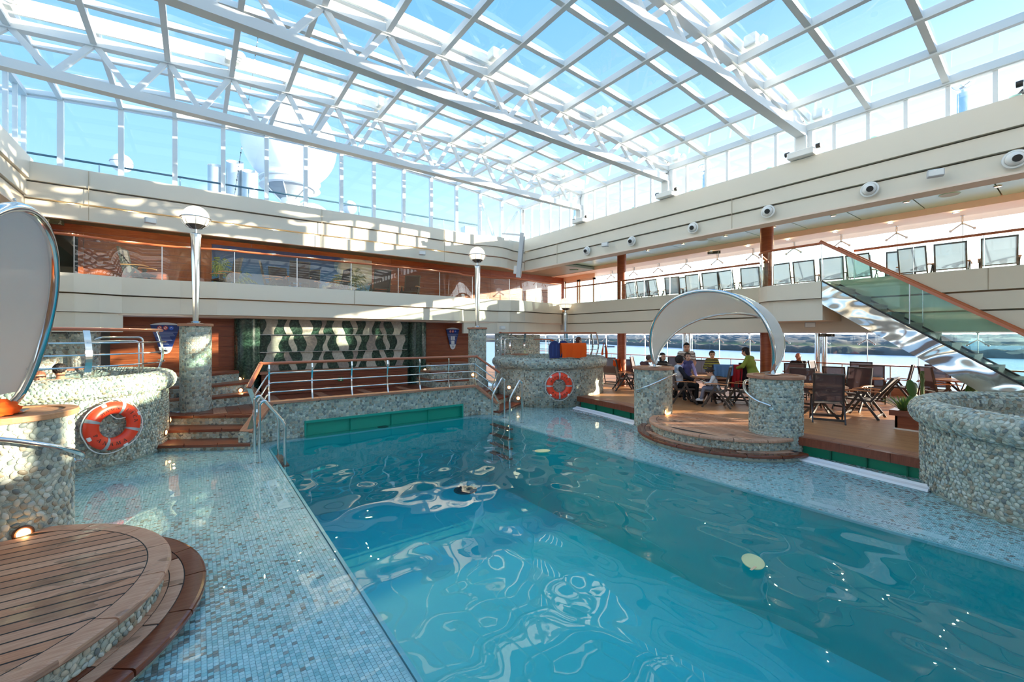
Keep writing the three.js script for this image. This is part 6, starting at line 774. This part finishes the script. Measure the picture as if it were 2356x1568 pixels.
person(sit({ label: 'small girl with a ponytail in a grey jumper sitting and reading', size: 0.74, head: 1.2, pelvis: [0, 0.66, -0.02], chest: [0, 0.98, 0.06], neck: [0, 1.12, 0.12], headAt: [0, 1.25, 0.22], sh: [[-0.16, 1.07, 0.08], [0.16, 1.07, 0.08]], el: [[-0.22, 0.85, 0.18], [0.22, 0.85, 0.18]], wr: [[-0.08, 0.84, 0.38], [0.08, 0.84, 0.38]], hip: [[-0.09, 0.65, 0], [0.09, 0.65, 0]], kn: [[-0.1, 0.66, 0.4], [0.1, 0.66, 0.4]], an: [[-0.1, 0.25, 0.5], [0.1, 0.25, 0.5]], look: [0, 0.7], shirt: (x, y, z) => x > 0.09 ? 0xe8e6ea : 0x6d7390, trousers: 0x7d8196, shoes: 0xe8e4e8, hair: 0x35241f, ponytail: true, fringe: 0.07, skin: 0xdca488 }), [11.5, DECK, -6.1], -2.31);
{ const b = thing('booklet', 'open white booklet held by the ponytailed girl', 'book', [11.26, DECK + 0.67, -6.3], 0.8); part(b, 'page', new THREE.BoxGeometry(0.12, 0.006, 0.17).rotateX(0.5).rotateZ(0.2).translate(-0.06, 0, 0), MAT.plastic); part(b, 'page', new THREE.BoxGeometry(0.12, 0.006, 0.17).rotateX(0.5).rotateZ(-0.2).translate(0.06, 0, 0), MAT.plastic); }
person(sit({ label: 'person in a brown jumper sitting bent forward behind the left foot of the canopy arch', pelvis: [0, 0.56, -0.1], chest: [0, 0.9, 0.05], neck: [0, 1.04, 0.14], headAt: [0, 1.16, 0.24], sh: [[-0.19, 0.99, 0.06], [0.19, 0.99, 0.06]], el: [[-0.25, 0.8, 0.25], [0.25, 0.8, 0.25]], wr: [[-0.12, 0.76, 0.45], [0.12, 0.76, 0.45]], wide: 1.1, shirt: 0x5c4144, trousers: 0x2b2b33, shoes: 0x201c1c, hair: 0x5a4438, fringe: 0.075 }), [12.1, DECK, -8.95], 1.3); 
person(sit({ label: 'dark haired person in black sitting behind the left arch pillar', shirt: 0x131316, trousers: 0x1a1a20, shoes: 0x141212, hair: 0x2a1a16, hairLen: 0.14, fringe: 0.07, size: 1.02 }), [12.15, DECK, -8.15], 0.2);
person(sit({ label: 'bald man in dark clothes at a far table holding one hand to his face', size: 1.0, shirt: 0x2c2326, trousers: 0x26242c, shoes: 0x1a1616, look: [0.2, 0.35], el: [[-0.25, 0.78, 0.05], [0.2, 0.84, 0.16]], wr: [[-0.13, 0.72, 0.26], [0.1, 1.09, 0.1]], skin: 0xc98f74 }), [16.35, DECK, -5.85], -0.83);
person(stand({ label: 'brown haired girl standing in the back right pebble tub, seen in profile', size: 0.86, head: 1.12, headAt: [0, 1.6, 0.05], shirt: 0x3c4f86, sleeve: 'none', trousers: 0x3c4f86, hair: 0x5a3326, hairLen: 0.06, fringe: 0.07, skin: 0xdca488, look: [0.2, 0.05] }), [10.95, 0.7, -10.85], 0.93);
person(sit({ label: 'dark haired boy bathing in the left pebble tub, back to the viewer', size: 0.9, head: 1.14, hair: 0x1d1513, fringe: 0.07, skin: 0xd99a78, look: [-0.5, 0.1], trousers: 0x2a4a86 }), [-2.02, 0.5, -11.2], -2.75);
person(sit({ label: 'second child low in the left pebble tub, only the head showing', size: 0.8, head: 1.16, hair: 0x7a4a34, fringe: 0.07, skin: 0xd99a78, trousers: 0x2a4a86 }), [-2.2, 0.52, -10.9], 0.3);
// ---------- outside the glass: sea, far shore, ships, the funnel deck ----------
{
  const SEA = -38, wv = dtex(256, (u, v) => { const q = 0.5 + 0.3 * tn(u, v, 18, 8, 2) + 0.25 * tn(u, v, 50, 20, 5); return [q, q, q]; }, false);
  const g = new THREE.PlaneGeometry(9000, 9000).rotateX(-Math.PI / 2), u = g.attributes.uv; for (let i = 0; i < u.count; i++) u.setXY(i, u.getX(i) * 260, u.getY(i) * 260);
  const sea = part(struct('sea', 'pale blue estuary water'), 'surface', g, S(0x8fa9c4, 0.35, { bumpMap: wv, bumpScale: 0.6 })); sea.position.y = SEA;
  // shoreline points (x, z) from far left to right, with a heightfield behind
  const sh = [[-900, -2700], [300, -2550], [1270, -2500], [1750, -2050], [1420, -1110], [1310, -880], [1190, -650], [1150, -350], [1150, -80], [1180, 300], [1300, 900]], N = 300, M = 40, curve = new THREE.CatmullRomCurve3(sh.map(([x, z]) => V(x, 0, z)), false, 'centripetal').getPoints(N);
  const pos = [], col = [], idx = [], c = new THREE.Color(), cam = V(0, 0, 0);
  for (let i = 0; i <= N; i++) for (let j = 0; j <= M; j++) { const p = curve[i], d = p.clone().normalize(), t = j / M, q = p.clone().addScaledVector(d, 1400 * t), n = fbm(q.x * 0.012, 3, q.z * 0.012, 4), n2 = noise(q.x * 0.024, 8, q.z * 0.024), field = smooth(0.16, 0.2, t) * smooth(0.42, 0.36, t), h = t === 0 ? -1 : 3 + 9 * smooth(0, 0.03, t) * (1 - field) * (1 + 0.5 * n2) + 33 * smooth(0.2, 0.95, t) * (0.97 + 0.06 * n) + 0.7 * n2 * (1 - field); pos.push(q.x, SEA + h, q.z);
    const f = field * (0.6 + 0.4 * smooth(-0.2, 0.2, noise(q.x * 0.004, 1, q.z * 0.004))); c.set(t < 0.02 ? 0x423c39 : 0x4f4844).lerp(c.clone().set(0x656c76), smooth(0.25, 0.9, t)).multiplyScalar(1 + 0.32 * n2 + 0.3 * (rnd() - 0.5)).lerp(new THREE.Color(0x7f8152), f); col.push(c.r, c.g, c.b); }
  for (let i = 0; i < N; i++) for (let j = 0; j < M; j++) { const a = i * (M + 1) + j, b = a + M + 1; idx.push(a, b, a + 1, a + 1, b, b + 1); }
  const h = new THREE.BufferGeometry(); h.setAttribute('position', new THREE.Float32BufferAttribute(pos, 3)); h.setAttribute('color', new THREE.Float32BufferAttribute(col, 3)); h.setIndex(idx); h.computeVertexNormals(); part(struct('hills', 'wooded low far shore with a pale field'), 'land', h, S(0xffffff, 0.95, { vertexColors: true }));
  // ship, barges
  const P = (px, d, y) => { const a = (px - 1178) / FPX; return [(0.595 + a * 0.804) * d, y, (-0.804 + a * 0.595) * d]; };
  const tx = canvas(512, 64, (k, w, H2) => { k.fillStyle = '#e9eef4'; k.fillRect(0, 0, w, H2); k.fillStyle = '#5d7fa6'; k.font = 'bold 22px sans-serif'; k.fillText('HARTLAND POINT', 300, 26); k.fillStyle = '#8aa6c4'; for (let i = 0; i < 6; i++) k.fillRect(40 + i * 44, 40, 6, 6); });
  const s = thing('cargo_ship', 'long white cargo ship moored off the far shore at the right edge', 'ship', P(2322, 860, SEA), -0.93), hull = new THREE.Shape(); hull.moveTo(-65, 4); hull.lineTo(62, 4); hull.lineTo(70, 20); hull.lineTo(-68, 20); hull.closePath(); const hg = new THREE.ExtrudeGeometry(hull, { depth: 20, bevelEnabled: false }).translate(0, 0, -10), hu = hg.attributes.uv, hp = hg.attributes.position; for (let i = 0; i < hu.count; i++) hu.setXY(i, (hp.getX(i) + 70) / 140, (hp.getY(i) - 4) / 16); part(s, 'hull', hg, S(0xffffff, 0.5, { map: tx })); part(s, 'boot_stripe', box(126, 5, 19, 0, 2, 0), S(0x4d6a5f, 0.6)); part(s, 'superstructure', [box(16, 10, 16, -52, 25, 0), box(10, 5, 14, -52, 32, 0)], MAT.white); part(s, 'mast', [rod(V(-50, 34, 0), V(-50, 46, 0), 0.5), rod(V(30, 20, 0), V(30, 32, 0), 0.5)], MAT.white);
  [[1606, 1700, 60, 'long dark barge lying on the estuary behind the standing man'], [1650, 1600, 36, 'short dark barge right of the long one'], [1402, 1500, 34, 'dark barge seen left of the wood-clad column'], [1822, 1250, 14, 'small boat far out near the shore']].forEach(([px, d, L, l]) => { const b = thing('barge', l, 'boat', P(px, d, SEA), -0.64); part(b, 'hull', extrude([[-L / 2, -4], [L / 2, -4], [L / 2 + 4, 0], [L / 2, 4], [-L / 2, 4]].reverse(), 4.5), S(0x3c4450, 0.8)); part(b, 'cabin', box(L * 0.2, 4, 6, -L * 0.3, 6, 0), S(0x55606c, 0.8)); });
  [[2196, 1050, 34], [2222, 1050, 20], [1300, 2500, 22], [1880, 1450, 20]].forEach(([px, d, L], i) => { const b = thing('shore_building', ['pale wide building on the far shore behind the stair glass', 'second pale building on the far shore behind the stair glass', 'small pale building on the far shore seen over the railed tub', 'small pale building on the wooded shore beside the steel column'][i], 'building', P(px, d + 60, SEA + 12), -0.7); part(b, 'wall', box(L, 9, 14, 0, 4.5, 0), S(0xcfc9bd, 0.8)); part(b, 'roof', extrude([[-L / 2 - 1, -8], [L / 2 + 1, -8], [L / 2 + 1, 8], [-L / 2 - 1, 8]].reverse(), 2, 9), S(0x8c7f78, 0.8)); });
}
// the funnel deck behind the hall
{
  const r = thing('satellite_dome', 'huge white satellite dome on a pedestal seen through the back windows', 'satellite dome', [7.97, 13.5, -50]); const tx = canvas(2048, 512, (c, w, h) => { c.fillStyle = '#f7f8fa'; c.fillRect(0, 0, w, h); c.strokeStyle = '#e3e6ea'; for (let i = 0; i < 8; i++) { c.beginPath(); c.moveTo(i * w / 8, 0); c.lineTo(i * w / 8, h); c.stroke(); } c.fillStyle = '#2a74b8'; c.textAlign = 'center'; c.font = 'italic bold 62px sans-serif'; c.fillText('seav', 1000, 262); c.font = '30px sans-serif'; c.fillStyle = '#4a8cc4'; c.fillText('by Marlink', 1010, 296); c.fillText('www.marlink.com', 1000, 330); });
  const dg = new THREE.SphereGeometry(4.5, 48, 32).rotateY(1.46); part(r, 'dome', dg.translate(0, 8.9, 0), S(0xffffff, 0.3, { map: tx })); part(r, 'collar', [cyl(2.5, 2.9, 0.7, 0, 4.2, 0, 40), cyl(2.9, 2.9, 0.12, 0, 4.9, 0, 40)], MAT.white); part(r, 'underside', cyl(2.4, 0.9, 1.2, 0, 3.05, 0, 40).scale(1, 1, 1), S(0x9aa0a4, 0.6)); part(r, 'strut', [0, 1, 2, 3, 4, 5].map((k) => rod(V(0.8 * Math.cos(k), 2.6, 0.8 * Math.sin(k)), V(2.4 * Math.cos(k), 4.2, 2.4 * Math.sin(k)), 0.06)), MAT.white); part(r, 'pedestal', cyl(0.9, 0.9, 6.5, 0, -3.2, 0, 28), MAT.white);
  const q = thing('satellite_dome', 'second white dome half hidden low behind the big satellite dome', 'satellite dome', [10.4, 12.2, -52]); part(q, 'dome', ball(2.3, 0, 2.6, 0, 32), MAT.white); part(q, 'pedestal', cyl(0.8, 0.8, 3, 0, -1.8, 0, 20), MAT.white);
  const dk = thing('funnel_housing', 'low dark curved funnel housing under the exhaust pipes', 'funnel', [6, 10, -74]); part(dk, 'housing', new THREE.SphereGeometry(1, 40, 16, 0, 6.3, 0, 1.57).scale(11, 12.4, 7), S(0x4a5a66, 0.4, { metalness: 0.4 })); part(dk, 'base', cyl(10.8, 11.2, 6, 0, -5.6, 0, 40).scale(1, 1, 0.62), S(0x4a5a66, 0.5)); for (let k = 0; k < 5; k++) part(dk, 'louvre', new THREE.TorusGeometry(1, 0.012, 6, 48).rotateX(Math.PI / 2).scale(10.6 - k * 0.8, 8, 6.8 - k * 0.5).translate(0, 4 + k * 1.6, 0), S(0x2f3a44, 0.5));
  const pipes = [[2.1, 25.9, -73, 0.85], [4.4, 26.6, -72, 1.05], [6.1, 25.2, -70.5, 1.0]]; pipes.forEach(([x, y, z, rad], i) => { const p = thing('exhaust_pipe', `grey exhaust pipe with slanted top on the funnel, ${['left', 'middle and tallest', 'right'][i]} of three`, 'exhaust pipe', [x, y - 6, z]); const g = new THREE.CylinderGeometry(rad, rad, 6.6, 36, 1, true).translate(0, 3, 0), a = g.attributes.position; for (let k = 0; k < a.count; k++) if (a.getY(k) > 3) a.setY(k, a.getY(k) - a.getZ(k) * 0.55 + a.getX(k) * 0.1); g.computeVertexNormals(); part(p, 'pipe', g, S(0xc3c9cd, 0.3, { metalness: 0.7 })); part(p, 'liner', cyl(rad * 0.92, rad * 0.92, 4.6, 0, 0.6, 0, 30), S(0x5a646c, 0.5)); });
  const rl = thing('deck_rail', 'dark handrail on the open deck behind the back windows', 'railing'); part(rl, 'rail', rod(V(-4.5, 7.05, -16.6), V(10.4, 7.3, -16.6), 0.028), S(0x3a5a66, 0.4)); for (let k = 0; k < 9; k++) part(rl, 'post', rod(V(-4 + k * 1.8, 5.9, -16.6), V(-4 + k * 1.8, 7.06 + k * 0.03, -16.6), 0.016), S(0x9ab0b8, 0.3));
  const gl = thing('deck_lamp', 'round white globe lamp on the open deck behind the back windows at left', 'lamp', [-1.88, 5.9, -18]); part(gl, 'globe', ball(0.28, 0, 1.75, 0, 28), MAT.white); part(gl, 'ring', new THREE.TorusGeometry(0.285, 0.012, 8, 32).rotateX(Math.PI / 2).translate(0, 1.75, 0), MAT.steel); part(gl, 'pole', cyl(0.06, 0.09, 1.5, 0, 0, 0, 16), MAT.chrome);
  copyOf(gl, [5.05, 5.75, -18], 0, 'small white globe lamp on the open deck right of the satellite dome');
  for (const [x, y, z, l] of [[12.6, 5.7, -1.53, 'chrome lamp post outside the right clerestory near the picture edge'], [12.6, 5.7, -7.03, 'chrome lamp post outside the right clerestory above the canopy arch'], [12.2, 5.9, -12.2, 'chrome lamp post outside the far end of the right clerestory']]) { const p = thing('deck_lamp', l, 'lamp', [x, y, z]); part(p, 'pole', cyl(0.085, 0.1, 1.5, 0, 0, 0, 20), MAT.chrome); part(p, 'neck', cyl(0.03, 0.03, 0.1, 0, 1.5, 0), MAT.chrome); part(p, 'bowl', new THREE.SphereGeometry(0.2, 24, 12, 0, 6.3, 1.57, 1.57).translate(0, 1.78, 0), MAT.chrome); part(p, 'globe', ball(0.18, 0, 1.78, 0, 24), MAT.white); }
  const cb = thing('signal_cable', 'thin beaded cable hanging from the mast above the funnel', 'cable'); const cA = V(6.4, 42, -58), cB = V(3.4, 17.4, -58); part(cb, 'wire', rod(cA, cB, 0.025, 6), MAT.dark); for (let k = 0; k < 46; k++) part(cb, 'bead', ball(0.08, ...cA.clone().lerp(cB, k / 46).toArray(), 8), k % 2 ? MAT.dark : MAT.greyPlastic);
  const ms = thing('antenna_mast', 'slim dark antenna bracket on the funnel below the beaded cable', 'mast', [3.4, 14, -58]); part(ms, 'mast', [rod(V(0, 0, 0), V(0, 4, 0), 0.16), rod(V(0, 3, 0), V(1.6, 0, 0), 0.08), rod(V(-0.3, 1.4, 0), V(0.3, 1.4, 0), 0.06)], S(0x2f4a5c, 0.5));
  const ar = thing('window_arm', 'dark folded awning arm outside the right clerestory at the picture edge', 'arm'); part(ar, 'arm', rod(V(12.5, 6.2, -1.3), V(12.5, 7.2, -0.4), 0.05), MAT.dark); part(ar, 'joint', ball(0.09, 12.5, 7.2, -0.4, 12), MAT.steel);
  const wb = thing('deck_locker', 'white lockers on the open deck behind the back right corner', 'locker', [9.6, 5.9, -16.2]); part(wb, 'cabinet', [rbox(0.55, 1.1, 0.4, 0, 0.55, 0, 0.02), rbox(0.3, 1.0, 0.4, 0.6, 0.5, 0, 0.02)], MAT.white);
}
renderer.render(scene, camera);
